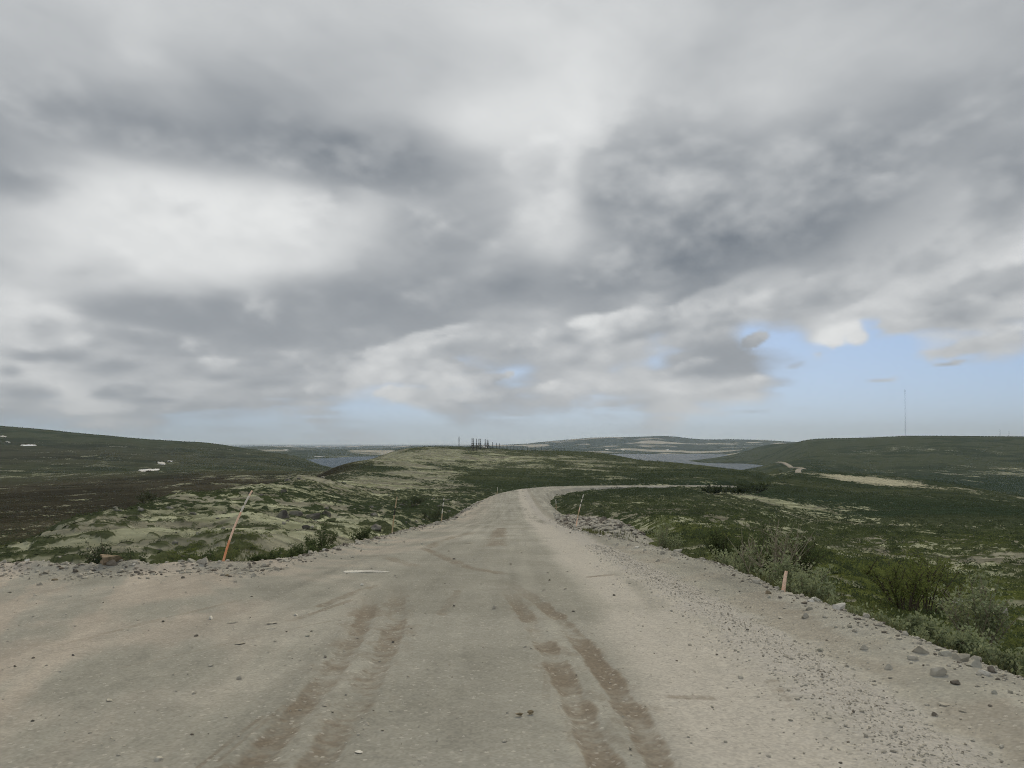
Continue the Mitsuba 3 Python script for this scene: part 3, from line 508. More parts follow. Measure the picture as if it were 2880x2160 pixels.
# darker damp marks on the gravel: (x0, y0, x1, y1, half width, strength)
STAINS = [
    (-2.75, 24.28, -1.07, 17.65, 0.160, 0.70), (-1.07, 17.65, -0.25, 16.20, 0.160, 0.60), (-2.76, 24.28, -2.55, 32.93, 0.200, 0.55), (-2.55, 32.93, -1.59, 39.69, 0.250, 0.40), (-0.64, 44.17, -0.57, 26.02, 0.350, 0.60), (-0.92, 13.11, -0.96, 10.60, 0.090, 0.50), (-2.06, 5.03, -1.97, 6.09, 0.020, 0.50), (-1.96, 5.17, -1.87, 6.38, 0.020, 0.45), (-1.79, 5.55, -1.79, 6.52, 0.030, 0.40), (2.33, 6.95, 2.26, 6.27, 0.060, 0.70), (1.37, 6.60, 1.67, 6.57, 0.070, 0.50), (1.55, 15.38, 1.98, 15.78, 0.100, 0.60), (-2.83, 11.40, -2.48, 13.98, 0.100, 0.60), (-2.89, 10.06, -2.52, 12.02, 0.060, 0.50), (-3.60, 21.10, -2.25, 17.92, 0.200, 0.40), (-3.85, 7.60, -2.37, 10.06, 0.030, 0.30), (-5.05, 8.65, -4.23, 12.02, 0.050, 0.30), (0.45, 5.51, 0.46, 6.38, 0.050, 0.30), (0.28, 6.52, 0.38, 8.16, 0.040, 0.30), 
]


def strip(x, y, a, b, c, y0, y1, w, fade):
    u = dr.abs(x - (a + b * y + c * y * y)) / w
    return smoothstep(1.25, 0.8, u) * smoothstep(y0 - 1.0, y0, y) * smoothstep(y1 + fade, y1 - fade, y)


def gravel_colour(p, n, uv):
    x, y = p.x, p.y
    mid = fbm(x / 1.9, y / 1.9, 2.0, octaves=4)
    long_ = fbm((x + 0.42 * (y - 8) * smoothstep(0.0, -6.0, x)) / 0.55, y / 7.0, 4.0, octaves=4)
    low = fbm(x / 0.35, y / 0.35, 6.0, octaves=4)
    near = smoothstep(70, 25, y)
    base = mix((0.268, 0.264, 0.232), (0.322, 0.317, 0.282), smoothstep(0.3, 0.7, mid))
    base = mix(base, (0.342, 0.31, 0.268), smoothstep(-1.2, -4.5, x + 2.0 * (mid - 0.5)) * smoothstep(0.42, 0.6, 0.5 * mid + 0.5 * long_) * 0.9)
    graded = fbm((x + 0.1 * (mid - 0.5)) / 0.32, y / 16.0, 7.0, octaves=3)
    base = base * (0.80 + 0.40 * long_) * (0.84 + 0.32 * graded) * (0.9 + 0.2 * low)
    # pale dusty lane and the windrow of loose stones right of the wheel tracks
    lane = smoothstep(0.95, 0.35, dr.abs(x - 1.85 + 0.5 * (mid - 0.5))) * smoothstep(0.25, 0.5, 0.6 * long_ + 0.4 * mid)
    base = mix(base, (0.43, 0.41, 0.37), lane * 0.85)
    row = smoothstep(0.6, 0.25, dr.abs(x - 2.85 + 0.5 * (low - 0.5)))
    base = mix(base, (0.385, 0.37, 0.345), row * 0.75)
    base = mix(base, (0.24, 0.215, 0.18), smoothstep(0.45, 0.15, dr.abs(x - 3.65 + 0.6 * (low - 0.5))) * 0.5 * smoothstep(0.4, 0.6, mid))
    # mud in the tyre marks
    mud = mi.Float(0)
    for a, b, c, y0, y1, w in TRACKS:
        mud = dr.maximum(mud, 0.78 * strip(x, y, a, b, c, y0, y1, w * (0.5 + 1.0 * low), 3.0))
    churn = strip(x, y, -1.99, 0.1614, -0.01346, 3.0, 13.0, 0.42 * (0.6 + 0.8 * low), 3.0) + 0.7 * strip(x, y, 0.77, 0.044, -0.0076, 3.0, 12.5, 0.36 * (0.6 + 0.8 * low), 3.0)
    mud = dr.maximum(mud, 0.5 * churn * smoothstep(0.40, 0.62, fbm(x / 0.22, y / 0.3, 14.0, octaves=4)))
    for x0, y0, x1, y1, w, k in STAINS:
        dx, dy = x1 - x0, y1 - y0
        t = dr.clip(((x - x0) * dx + (y - y0) * dy) / (dx * dx + dy * dy), 0, 1)
        dist = dr.sqrt(dr.square(x - x0 - t * dx) + dr.square(y - y0 - t * dy))
        mud = dr.maximum(mud, k * smoothstep(1.3, 0.6, dist / w + 1.4 * (low - 0.5)) )
    mud *= smoothstep(0.30, 0.62, 0.3 * low + 0.5 * fbm(x / 0.5, y / 1.6, 9.0, octaves=4) + 0.2 * fbm(x / 0.09, y / 0.06, 3.0, octaves=2))
    base = mix(base, (0.172, 0.140, 0.106), mud)
    # stones of all sizes in the surface
    f1, f2, w1 = voronoi(x / 0.045, y / 0.045)
    stone = smoothstep(0.42, 0.25, f1) * smoothstep(0.72, 0.85, w1 + 0.22 * row) * near * 0.7
    grain = noise(x / 0.018, y / 0.018, 3.0)
    base = base * (0.87 + 0.26 * grain) * (0.9 + 0.2 * fbm(x / 0.06, y / 0.06, 8.0, octaves=3))
    base = mix(base, mix((0.20, 0.19, 0.17), (0.5, 0.48, 0.43), cell_rand(w1 * 977.0)), stone * 0.75)
    g1, g2, v1 = voronoi(x / 0.17 + 3.3, y / 0.17)
    clod = smoothstep(0.22, 0.10, g1) * smoothstep(0.94, 0.96, v1) * smoothstep(0.45, 0.55, mid) * 0.7
    base = mix(base, mix((0.15, 0.125, 0.1), (0.46, 0.44, 0.39), smoothstep(0.4, 0.6, cell_rand(v1 * 1777.0))), clod * 0.8)
    return base


def gravel_bump(p, n, uv):
    f1, _, w1 = voronoi(p.x / 0.05, p.y / 0.05)
    return 0.010 * fbm(p.x / 0.12, p.y / 0.12, 0.0, octaves=4) + 0.012 * dr.maximum(0.4 - f1, 0) * smoothstep(0.5, 0.8, w1)


scene["gravel_surface"] = {"type": "bumpmap", "arbitrary": mikit.proc(gravel_bump, 0.006), "scale": 1.0,
                           "bsdf": {"type": "twosided", "bsdf": {"type": "diffuse", "reflectance": mikit.proc(gravel_colour)}}}


def ripple(p, n, uv):
    return 0.25 * fbm(p.x / 9, p.y / 9, 0.0, octaves=2)


scene["water"] = {"type": "bumpmap", "arbitrary": mikit.proc(ripple, 0.5), "scale": 1.0,
                  "bsdf": {"type": "principled", "base_color": {"type": "rgb", "value": [0.028, 0.056, 0.085]}, "roughness": 0.4, "specular": 0.03}}

# ------------------------------------------------------------------ helpers for things
COUNT = {}


def numbered(name):
    COUNT[name] = COUNT.get(name, -1) + 1
    return name if COUNT[name] == 0 else f"{name}_{COUNT[name]:03d}"


def thing(name, label, category, group=None):
    key = numbered(name)
    labels[key] = {"label": label, "category": category}
    if group:
        labels[key]["group"] = group
    return key


def part(root, name, shape, label=None):
    key = f"{root}__{name}"
    i = 0
    while key in scene:
        i += 1
        key = f"{root}__{name}_{i:03d}"
    scene[key] = shape
    if label:
        labels[key] = {"label": label}
    return key


def g_at(x, y):
    z, d, dh, s, t = gravel_height(np.array([float(x)]), np.array([float(y)]))
    zt = terrain_height(np.array([float(x)]), np.array([float(y)]))
    return float(max(z[0], zt[0])) if y < 430 else float(zt[0])


def tube(points, radii, sides=8, cap=True):
    P, Rr = np.asarray(points, float), np.asarray(radii, float)
    d = np.gradient(P, axis=0)
    d /= np.linalg.norm(d, axis=1, keepdims=True) + 1e-12
    ref = np.where(np.abs(d[:, 2:]) < 0.9, [[0, 0, 1.0]], [[1.0, 0, 0]])
    u = np.cross(d, ref); u /= np.linalg.norm(u, axis=1, keepdims=True)
    w = np.cross(d, u)
    a = np.arange(sides) * 2 * math.pi / sides
    V = (P[:, None] + Rr[:, None, None] * (np.cos(a)[None, :, None] * u[:, None] + np.sin(a)[None, :, None] * w[:, None])).reshape(-1, 3)
    n, F = len(P), []
    i = np.arange(sides); j = (i + 1) % sides
    for k in range(n - 1):
        F.append(np.stack([k * sides + i, (k + 1) * sides + i, (k + 1) * sides + j], 1)); F.append(np.stack([k * sides + i, (k + 1) * sides + j, k * sides + j], 1))
    if cap:
        V = np.vstack([V, P[:1], P[-1:]])
        F.append(np.stack([i, j, i * 0 + n * sides], 1)); F.append(np.stack([(n - 1) * sides + j, (n - 1) * sides + i, i * 0 + n * sides + 1], 1))
    return V, np.vstack(F)


def join(meshes):
    vs, fs, at = [], [], 0
    for v, f in meshes:
        vs.append(v); fs.append(f + at); at += len(v)
    return np.vstack(vs), np.vstack(fs)


def matt(key, colour, rough=None):
    scene[key] = {"type": "twosided", "bsdf": {"type": "diffuse", "reflectance": mikit.proc(colour)}}


def tone(c, wave, amount, c2=None, wave2=None):
    c2 = c2 or c

    def fn(p, n, uv):
        k = fbm(p.x / wave, p.y / wave, p.z / wave, octaves=3)
        return mix(c, c2, smoothstep(0.35, 0.65, noise(p.x / (wave2 or wave * 4), p.y / (wave2 or wave * 4), p.z / (wave2 or wave * 4)))) * (1 - amount + 2 * amount * k)
    return fn


# ------------------------------------------------------------------ stones
matt("pale_stone", tone((0.42, 0.40, 0.345), 0.03, 0.25, (0.33, 0.31, 0.265), 0.2))
matt("white_stone", tone((0.60, 0.585, 0.53), 0.03, 0.18, (0.52, 0.50, 0.45), 0.2))
matt("green_stone", tone((0.36, 0.355, 0.305), 0.03, 0.25, (0.30, 0.285, 0.24), 0.2))
matt("dark_stone", tone((0.13, 0.12, 0.105), 0.03, 0.3, (0.175, 0.155, 0.13), 0.2))
matt("brown_clod", tone((0.27, 0.215, 0.155), 0.02, 0.25, (0.21, 0.175, 0.12), 0.1))
matt("crag_stone", tone((0.085, 0.08, 0.075), 0.12, 0.4, (0.15, 0.145, 0.12), 0.5))


def stone_mesh(seed, sub=2, flat=0.62, jag=0.35):
    r_ = np.random.default_rng(seed)
    m = trimesh.creation.icosphere(subdivisions=sub)
    v = np.array(m.vertices)
    # a few cleavage planes make it angular
    for _ in range(13):
        nrm = r_.normal(size=3); nrm /= np.linalg.norm(nrm)
        off = r_.uniform(0.42, 0.8)
        dd = v @ nrm - off
        v = v - np.maximum(dd, 0)[:, None] * nrm
    v *= (1 + jag * (meshkit.fbm(v * 1.7 + seed * 3.1, 3, seed) - 0.5))[:, None]
    v *= np.array([1.0, r_.uniform(0.65, 0.95), flat * r_.uniform(0.8, 1.2)])
    v /= np.abs(v[:, 0]).max()
    return v, np.array(m.faces)


STONES = [mikit.ply(stone_mesh(100 + k), smooth=28) for k in range(8)]
SLABS = [mikit.ply(stone_mesh(200 + k, 2, 0.2), smooth=28) for k in range(4)]
TONES = {"p": ("pale_stone", "pale grey"), "w": ("white_stone", "whitish"), "g": ("green_stone", "greenish grey"), "d": ("dark_stone", "dark"), "b": ("brown_clod", "brown"), "k": ("crag_stone", "dark lichen-grown")}
ROCKS = [
    (3.49,13.14,0.082,'p'), (3.47,14.62,0.061,'p'), (3.97,12.02,0.112,'b'), (3.90,11.73,0.098,'g'), (4.47,13.62,0.142,'p'), (4.29,12.11,0.201,'pf'), 
    (4.36,11.29,0.141,'w'), (3.84,10.86,0.090,'pf'), (3.57,10.28,0.107,'pf'), (4.07,10.62,0.132,'g'), (3.79,10.02,0.115,'p'), (3.99,9.13,0.095,'g'), 
    (3.88,9.28,0.058,'g'), (3.74,8.22,0.120,'p'), (4.19,8.38,0.078,'p'), (4.33,8.25,0.103,'p'), (4.18,7.92,0.165,'p'), (3.97,7.69,0.120,'p'), 
    (3.64,7.46,0.093,'p'), (3.88,7.07,0.191,'p'), (3.89,6.79,0.106,'d'), (4.22,7.28,0.045,'w'), (4.37,7.78,0.162,'g'), (4.41,7.58,0.173,'g'), 
    (4.37,7.32,0.137,'g'), (4.30,7.05,0.132,'w'), (4.45,7.15,0.089,'g'), (4.40,6.91,0.072,'p'), (3.31,7.06,0.059,'pf'), (3.34,7.72,0.064,'p'), 
    (3.36,8.18,0.059,'pf'), (3.36,8.44,0.088,'g'), (2.86,9.39,0.039,'d'), (4.04,6.71,0.042,'p'), (4.02,6.45,0.054,'g'), (4.15,6.43,0.053,'g'), 
    (3.44,6.42,0.053,'p'), (3.54,6.34,0.092,'pf'), (3.58,6.14,0.077,'pf'), (2.75,6.08,0.051,'p'), (2.03,6.01,0.031,'p'), (2.15,5.98,0.043,'p'), 
    (3.37,6.18,0.058,'d'), (2.67,6.05,0.050,'d'), (13.39,23.28,0.532,'w'), (14.45,22.77,0.521,'p'), (13.64,20.91,0.543,'w'), (15.89,26.66,0.443,'p'), 
    (11.32,23.85,0.198,'w'), (9.39,16.88,0.105,'w'), (11.01,17.58,0.091,'p'), (-3.98,10.22,0.127,'w'), (-3.59,9.96,0.166,'pf'), (-3.07,9.88,0.144,'pf'), 
    (-2.97,9.54,0.119,'pf'), (-2.95,10.54,0.077,'w'), (-3.04,8.68,0.144,'pf'), (-5.70,15.50,0.129,'b'), (-5.17,15.50,0.129,'p'), (-5.14,14.39,0.090,'p'), 
    (-2.40,9.09,0.066,'g'), (-6.15,10.67,0.055,'p'), (-4.92,10.16,0.046,'p'), (-4.53,10.04,0.052,'d'), (-3.72,9.11,0.057,'d'), (-4.18,12.41,0.046,'d'), 
    (-4.61,8.12,0.042,'d'), (-4.93,7.67,0.045,'d'), (-4.95,8.00,0.047,'d'), (-3.70,5.97,0.037,'d'), (-2.39,8.32,0.086,'pf'), (-2.75,6.70,0.049,'p'), 
    (-1.53,6.34,0.053,'p'), (-3.39,6.51,0.068,'pf'), (-2.53,7.19,0.060,'p'), (-2.90,5.60,0.029,'p'), (-2.37,5.18,0.065,'p'), (-8.70,14.27,0.119,'p'), 
    (-8.93,15.13,0.141,'b'), (-8.57,13.19,0.082,'p'), (-7.82,12.69,0.053,'p'), (-2.34,5.66,0.035,'d'), (-0.25,11.06,0.103,'p'), (-2.70,13.96,0.102,'w'), 
    (-1.05,5.32,0.072,'wf'), (-1.94,8.04,0.050,'p'), (-0.97,7.26,0.045,'pf'), (-0.58,6.25,0.018,'w'), (-1.10,5.87,0.037,'p'), (0.53,13.16,0.068,'p'), 
    (0.72,14.77,0.061,'d'), (-0.56,7.22,0.023,'d'), (-0.62,5.18,0.027,'p'), (-0.85,11.38,0.059,'d'), (-8.41,34.60,0.324,'p'), (-1.48,19.80,0.103,'d'), 
    (-1.88,22.95,0.067,'d'), (-1.54,27.59,0.258,'pf'), (-3.14,27.04,0.112,'p'), (-2.36,15.57,0.065,'p'), (3.89,24.00,0.199,'w'), (3.57,26.23,0.164,'p'), 
    (3.67,32.11,0.167,'w'), (3.59,32.83,0.136,'p'), (3.63,19.29,0.120,'p'), (4.19,20.04,0.208,'p'), (4.03,20.74,0.172,'p'), (3.70,29.43,0.153,'p'), 
    (3.89,25.65,0.160,'p'), (3.87,22.54,0.141,'p'), (-8.77,76.13,0.554,'p'), (-8.94,81.22,0.405,'w'), (-8.85,71.65,0.447,'p'), (-5.00,51.22,0.426,'p'), 
    (-13.16,22.81,0.190,'p'), (-11.77,22.13,0.184,'p'), (-12.04,22.40,0.163,'p'), (-8.80,17.36,0.126,'p'), (-13.00,22.22,0.139,'p'), 
    (-8.73,14.27,0.104,'p'), (-14.68,23.28,0.097,'p'), (-5.61,23.19,0.217,'w'), (-8.42,28.04,0.146,'p'), (-27.16,91.70,0.953,'k'), 
    (-27.94,82.72,0.688,'k'), (-15.33,51.74,1.183,'k'), (-16.81,60.58,1.259,'k'), (-14.87,57.95,1.325,'k'), (-14.78,61.57,0.768,'k'), 
    (-11.57,43.31,0.540,'k'), (-11.25,43.66,0.272,'p'), 
]


ALIKE = {}
RANK = ["", "second", "third", "fourth", "fifth", "sixth", "seventh", "eighth", "ninth", "tenth", "eleventh", "twelfth", "thirteenth", "fourteenth"]
MANY = ["", "", "two", "three", "four", "five", "six", "seven", "eight", "nine", "ten", "eleven", "twelve", "thirteen", "fourteen"]


def tell_apart():
    """Stones that look alike in one place are told apart by their order there: from the left along a rim, else from the nearest."""
    for label, found in ALIKE.items():
        n = len(found)
        if 1 < n <= 14:
            for i, (_, key) in enumerate(sorted(found)):
                if "rim" in label:
                    labels[key]["label"] = f"{label}, " + (f"leftmost of {MANY[n]}" if i == 0 else f"{RANK[i]} from left of {MANY[n]}")
                else:
                    labels[key]["label"] = f"{label}, {RANK[i]} nearest of {MANY[n]}".replace(",  ", ", ")


def add_rock(x, y, size, t, i, name=None, label=None, sink=0.36):
    flat = t.endswith("f")
    mat, word = TONES[t[0]]
    if label is None:
        where = "on the gravel"
        if t[0] == "k":
            where = "on the lichen knoll left of the road"
        elif y > 40 and x < 0:
            where = "on left road edge by the far stakes"
        elif x > 6.0:
            where = "among shrubs below right road edge"
        elif x > 3.1:
            where = "on right shoulder " + ("at lower right corner" if y < 7.6 else "nearer than the orange stub" if y < 11 else "level with the orange stub" if y < 15 else "between stub and rubble heap" if y < 30 else "by the rubble heap")
        elif x < -4 and y > 15:
            where = "on lay-by rim " + ("far left of leaning stake" if x < -9.5 else "just left of leaning stake" if x < -6.9 else "right of leaning stake")
        elif x < -2.2:
            where = "on left gravel " + ("by photo's lower edge" if y < 6.5 else "left of the tyre marks" if y < 10.5 else "towards the lay-by rim")
        else:
            where = "on mid road"
        kind = {"b": "clod of earth" if size < 0.6 else "rock", "k": "boulder"}.get(t[0], "flat stone" if flat else ("rock" if size > 0.16 else "stone"))
        label = f"{word} {kind} {where}"
        group = f"{word} {kind}s {where}"
        name = name or {"clod of earth": "clod", "boulder": "boulder"}.get(kind, "rock" if kind == "rock" else "stone")
    else:
        group = None
    key = thing(name, label, {"clod": "clod", "boulder": "boulder", "rock": "rock"}.get(name, "stone"), group)
    if group:
        ALIKE.setdefault(label, []).append((x / y if "rim" in label else math.hypot(x, y), key))
    r_ = np.random.default_rng(1000 + i)
    base = (SLABS if flat else STONES)[i % (4 if flat else 8)]
    hgt = (0.2 if flat else 0.6)
    z = g_at(x, y) + size / 2 * hgt * (1 - 2 * sink) + (0.004 if flat else 0)
    sc = size / 2
    tw = T().translate([x, y, z]).rotate([0, 0, 1], float(r_.uniform(-25, 25) if size > 0.14 else r_.uniform(0, 360))).rotate([1, 0, 0], float(r_.uniform(-9, 9))).scale([sc, sc * float(r_.uniform(0.7, 1.0)), sc * float(r_.uniform(0.85, 1.15))])
    scene[key] = {**base, "bsdf": {"type": "ref", "id": mat}, "to_world": tw}


NAMED = {
    2: ("rock", "brown rock lying near the orange stub, on its road side"), 5: ("stone", "broad flat pale stone just below the foot of the orange stub"),
    13: ("stone", "oval pale stone midway down the right shoulder, nearest the windrow"), 16: ("rock", "big pale angular rock on the right rim, the topmost of the lower cluster"),
    17: ("stone", "rounded pale stone just below the big angular rock on the right rim"), 19: ("rock", "largest whitish flat-topped rock on the right shoulder, above the dark one"),
    20: ("stone", "single dark angular stone on the right shoulder near the photo's right edge"), 22: ("rock", "upper greenish rock of the lower right rim"),
    23: ("rock", "middle and largest greenish rock of the lower right rim"), 24: ("rock", "lower greenish rock of the lower right rim"), 25: ("rock", "bright bluish white rock on the rim in the lower right"),
    32: ("stone", "lone small dark stone on the windrow of loose gravel"), 44: ("boulder", "mossy pale boulder among the shrubs, the left of the three beyond the right shoulder"),
    45: ("boulder", "pale grey boulder in the heath, middle of the three beyond the right shoulder"), 46: ("boulder", "white boulder at the photo's right border beyond the shoulder"),
    47: ("boulder", "farther pale boulder in the heath above the three near the right border"), 48: ("rock", "lone whitish rock in the heath beyond the willows right of the stub"),
    51: ("stone", "bright whitish stone farthest left in the scattered row on the left gravel"), 52: ("stone", "flat pale stone second in the scattered row on the left gravel"),
    56: ("stone", "flat pale stone left of the left tyre mark, by itself"), 57: ("stone", "brownish stone by the foot of the leaning stake, on the gravel"),
    76: ("stone", "pale stone at the photo's lower edge left of the tyre marks"), 78: ("clod", "dark mossy clod on the gravel at the far left"), 82: ("stone", "pale stone in mid road between the two pairs of tyre marks"),
    83: ("stone", "bright whitish stone at the far end of the left tyre mark"), 84: ("stone", "white bar-shaped stone near the photo's lower edge between the tyre marks"),
    95: ("stone", "dark stone in mid road beyond the tyre marks"), 97: ("stone", "pale flat stone lying in mid road, farthest along"), 121: ("rock", "whitish rock alone on the left road edge, right of the leaning stake"),
    110: ("boulder", "pale boulder by the far stakes, middle of the three"), 111: ("boulder", "whitish boulder by the far stakes, farthest of the three"), 112: ("boulder", "pale boulder by the far stakes, nearest of the three"),
    123: ("boulder", "dark boulder on the skyline of the knoll, the right of two"), 124: ("boulder", "dark boulder on the skyline of the knoll, the left of two"),
    125: ("boulder", "leftmost dark boulder of the crag on the knoll"), 126: ("boulder", "second dark boulder of the crag on the knoll"), 127: ("boulder", "largest dark boulder of the crag on the knoll"),
    128: ("boulder", "rightmost dark boulder of the crag on the knoll"), 129: ("boulder", "small dark boulder below the crag on the knoll"), 130: ("rock", "pale rock below the crag on the knoll"),
}
for i, (x, y, size, t) in enumerate(ROCKS):
    nm = NAMED.get(i)
    add_rock(x, y, size, t, i, *(nm or (None, None)))

slab = stone_mesh(321, 3, 0.10, 0.2)
scene[thing("stone_slab", "long pale flat slab lying across the road just beyond the left tyre mark", "stone slab")] = mikit.ply(
    (slab[0] * np.array([0.56, 0.17, 0.35]) + np.array([-3.15, 16.3, g_at(-3.15, 16.3) + 0.012]), slab[1]), "white_stone", smooth=28)
scene[thing("turf_clump", "mossy brown clump of turf on the gravel at the left end of the lay-by rim", "turf")] = mikit.ply(
    (stone_mesh(77, 3, 0.6, 0.9)[0] * np.array([0.26, 0.2, 0.22]) + np.array([-8.9, 17.1, g_at(-8.9, 17.1) + 0.05]), stone_mesh(77, 3)[1]), "brown_clod", smooth=True)

for j, (cx_, cy_, sz_) in enumerate(((0.06, 6.08, 0.07), (0.15, 6.12, 0.06))):
    scene[thing("clod", ("left" if j == 0 else "right") + " one of two brown clods of earth in mid road near the photo's lower edge", "clod")] = mikit.ply(
        (stone_mesh(88 + j, 3, 0.7, 0.9)[0] * np.array([sz_ / 2, sz_ / 2.6, sz_ / 2.6]) + np.array([cx_, cy_, g_at(cx_, cy_) + 0.02]), stone_mesh(88 + j, 3)[1]), "brown_clod", smooth=True)

# the rims: more stones along the right shoulder and round the lay-by
r_ = np.random.default_rng(5)
n_rim = 0
while n_rim < 120:
    if n_rim < 65:
        y = math.exp(r_.uniform(math.log(6.8), math.log(46)))
        x = float(_tr(y)) + r_.normal(0, 0.25) - 0.25
    else:
        x, y = r_.uniform(-12.5, -5.5), 16.9 + r_.normal(0, 0.8)
    d = edge(np.array([x]), np.array([y]))[0][0]
    if not -0.9 < d < 0.45:
        continue
    size = float(np.clip(r_.lognormal(math.log(0.065 + 0.002 * y), 0.55), 0.04, 0.30 if n_rim < 65 else 0.24))
    add_rock(x, y, size, "pppggwwd"[r_.integers(8)], 500 + n_rim, sink=0.34)
    n_rim += 1


tell_apart()


def pebbles(points, sizes, seed):
    r_ = np.random.default_rng(seed)
    m = trimesh.creation.icosphere(subdivisions=0)
    v0, f0 = np.array(m.vertices), np.array(m.faces)
    n = len(points)
    jit = 1 + 0.35 * r_.uniform(-1, 1, (n, len(v0), 1))
    sc = np.stack([np.ones(n), r_.uniform(0.6, 1, n), r_.uniform(0.4, 0.75, n)], -1)
    a = r_.uniform(0, 2 * math.pi, n)
    v = v0[None] * jit * sc[:, None] * (sizes / 2)[:, None, None]
    c, s = np.cos(a)[:, None], np.sin(a)[:, None]
    v = np.stack([v[..., 0] * c - v[..., 1] * s, v[..., 0] * s + v[..., 1] * c, v[..., 2]], -1) + points[:, None]
    f = (f0[None] + (np.arange(n) * len(v0))[:, None, None]).reshape(-1, 3)
    return v.reshape(-1, 3), f


def knoll_rocks(n, seed):
    r_ = np.random.default_rng(seed)
    y = np.exp(r_.uniform(math.log(22), math.log(190), n * 4)); x = y * r_.uniform(-0.55, -0.06, n * 4)
    ok = (edge(x, y)[1] > 2.5) & (r_.uniform(size=n * 4) < np.clip(3.2 * n2(x, y, 9, 3, 91) - 0.1, 0.02, 1))
    x, y = x[ok][:n], y[ok][:n]
    size = np.clip(r_.lognormal(math.log(0.16), 0.55, len(x)), 0.07, 0.8) * (0.7 + y / 70)
    return np.stack([x, y, terrain_height(x, y) + 0.08 * size], -1), size


scene["knoll_stones"] = mikit.ply(pebbles(*knoll_rocks(1500, 4), 9), "knoll_stone")
labels["knoll_stones"] = {"kind": "stuff", "label": "small lichen-grown stones strewn over the knoll left of the road"}
matt("knoll_stone", tone((0.12, 0.115, 0.105), 0.08, 0.4, (0.24, 0.235, 0.20), 0.35))


def scatter_gravel(n, seed, kind):
    r_ = np.random.default_rng(seed)
    if kind == "road":
        y = np.exp(r_.uniform(math.log(4.2), math.log(32), n * 3)); x = r_.uniform(-0.68, 0.68, n * 3) * y * 1.02
        size = np.clip(r_.lognormal(math.log(0.016), 0.45, n * 3), 0.008, 0.06) * (0.75 + y / 22)
    elif kind == "row":
        y = np.exp(r_.uniform(math.log(4.2), math.log(26), n * 3)); x = 2.85 + r_.normal(0, 0.33, n * 3)
        size = np.clip(r_.lognormal(math.log(0.015), 0.4, n * 3), 0.008, 0.045) * (0.8 + y / 30)
    elif kind == "rim":
        y = np.exp(r_.uniform(math.log(6), math.log(60), n * 3)); x = _tr(y) - np.abs(r_.normal(0, 0.55, n * 3)) + 0.35
        size = np.clip(r_.lognormal(math.log(0.026), 0.5, n * 3), 0.012, 0.10) * (0.8 + y / 30)
    elif kind == "lay":
        x, y = r_.uniform(-15, -5, n * 3), 16.9 + r_.normal(0, 0.7, n * 3)
        size = np.clip(r_.lognormal(math.log(0.05), 0.5, n * 3), 0.02, 0.16)
    elif kind == "leftrim":
        y = np.exp(r_.uniform(math.log(18), math.log(120), n * 3)); x = -_tl(y) + np.abs(r_.normal(0, 0.4, n * 3)) - 0.5
        size = np.clip(r_.lognormal(math.log(0.06), 0.5, n * 3), 0.03, 0.2) * (0.8 + y / 60)
    else:
        x, y = 5.6 + r_.normal(0, 1.5, n * 3), 57 + r_.normal(0, 11, n * 3)
        size = np.clip(r_.lognormal(math.log(0.2), 0.5, n * 3), 0.08, 0.6)
    z, d, dh, s, t = gravel_height(x, y)
    ok = np.nonzero((d < 0.9) if kind != "heap" else (dh < 0.8) & (d > -0.2))[0][:n]
    return np.stack([x, y, z + size * 0.12], -1)[ok], size[ok]


for nm, mat, seed, lab in (("loose_gravel", "pale_stone", 1, "loose pale pebbles scattered over the road"), ("loose_gravel_001", "dark_stone", 2, "scattered darker pebbles and crumbs of earth on the road")):
    sets = [scatter_gravel(int(k * (1 if seed == 1 else 0.35)), seed * 50 + j, kd) for j, (kd, k) in enumerate((("road", 900 if seed == 1 else 300), ("row", 4200 if seed == 1 else 500), ("rim", 5200), ("lay", 900), ("leftrim", 800), ("heap", 900)))]
    scene[nm] = mikit.ply(pebbles(np.vstack([q[0] for q in sets]), np.concatenate([q[1] for q in sets]), seed), mat)
    labels[nm] = {"kind": "stuff", "label": lab}

# ------------------------------------------------------------------ roadside stakes
matt("orange_plastic", tone((0.82, 0.36, 0.19), 0.05, 0.1, (0.85, 0.44, 0.27), 0.4))
matt("faded_orange", tone((0.88, 0.65, 0.51), 0.05, 0.08, (0.87, 0.57, 0.42), 0.25))
matt("white_plastic", tone((0.72, 0.69, 0.62), 0.05, 0.08))
matt("straw_plastic", tone((0.42, 0.32, 0.19), 0.05, 0.15, (0.5, 0.4, 0.27), 0.3))
matt("black_plastic", tone((0.05, 0.048, 0.045), 0.05, 0.2))


def stake(x, y, height, lean, radius, bands, label, group=None, sink=0.5, hollow=False):
    """bands: (from, to, material, part name) as shares of the height; lean: sideways and forward shift of the tip."""
    key = thing("snow_stake", label, "snow stake", group)
    z0 = g_at(x, y)
    foot, tip = np.array([x, y, z0]), np.array([x + lean[0], y + lean[1], z0 + height])
    bend = np.array([lean[0], lean[1], 0]) * 0.10

    def at(k):
        return foot + (tip - foot) * k - bend * 4 * k * (1 - k) * (0 <= k <= 1)
    for a, b, mat, nm in bands:
        ks = np.linspace(a if a > 0 else -sink / height, b, 7)
        pr = radius * (1.0 - 0.25 * np.clip(ks, 0, 1)) * (1.06 if nm == "band" else 1.0)
        if hollow:
            v1, f1 = tube([at(k) for k in ks], pr, 14, cap=False)
            v2, f2 = tube([at(k) for k in ks], pr * 0.8, 14, cap=False)
            ring = np.arange(14) + 6 * 14; nxt = np.roll(ring, -1)
            cap = np.vstack([np.stack([ring, nxt, nxt + len(v1)], 1), np.stack([ring, nxt + len(v1), ring + len(v1)], 1)])
            mesh = (np.vstack([v1, v2]), np.vstack([f1, f2[:, ::-1] + len(v1), cap]))
        else:
            mesh = tube([at(k) for k in ks], pr, 10)
        part(key, nm, mikit.ply(mesh, mat, smooth=40))
    return key


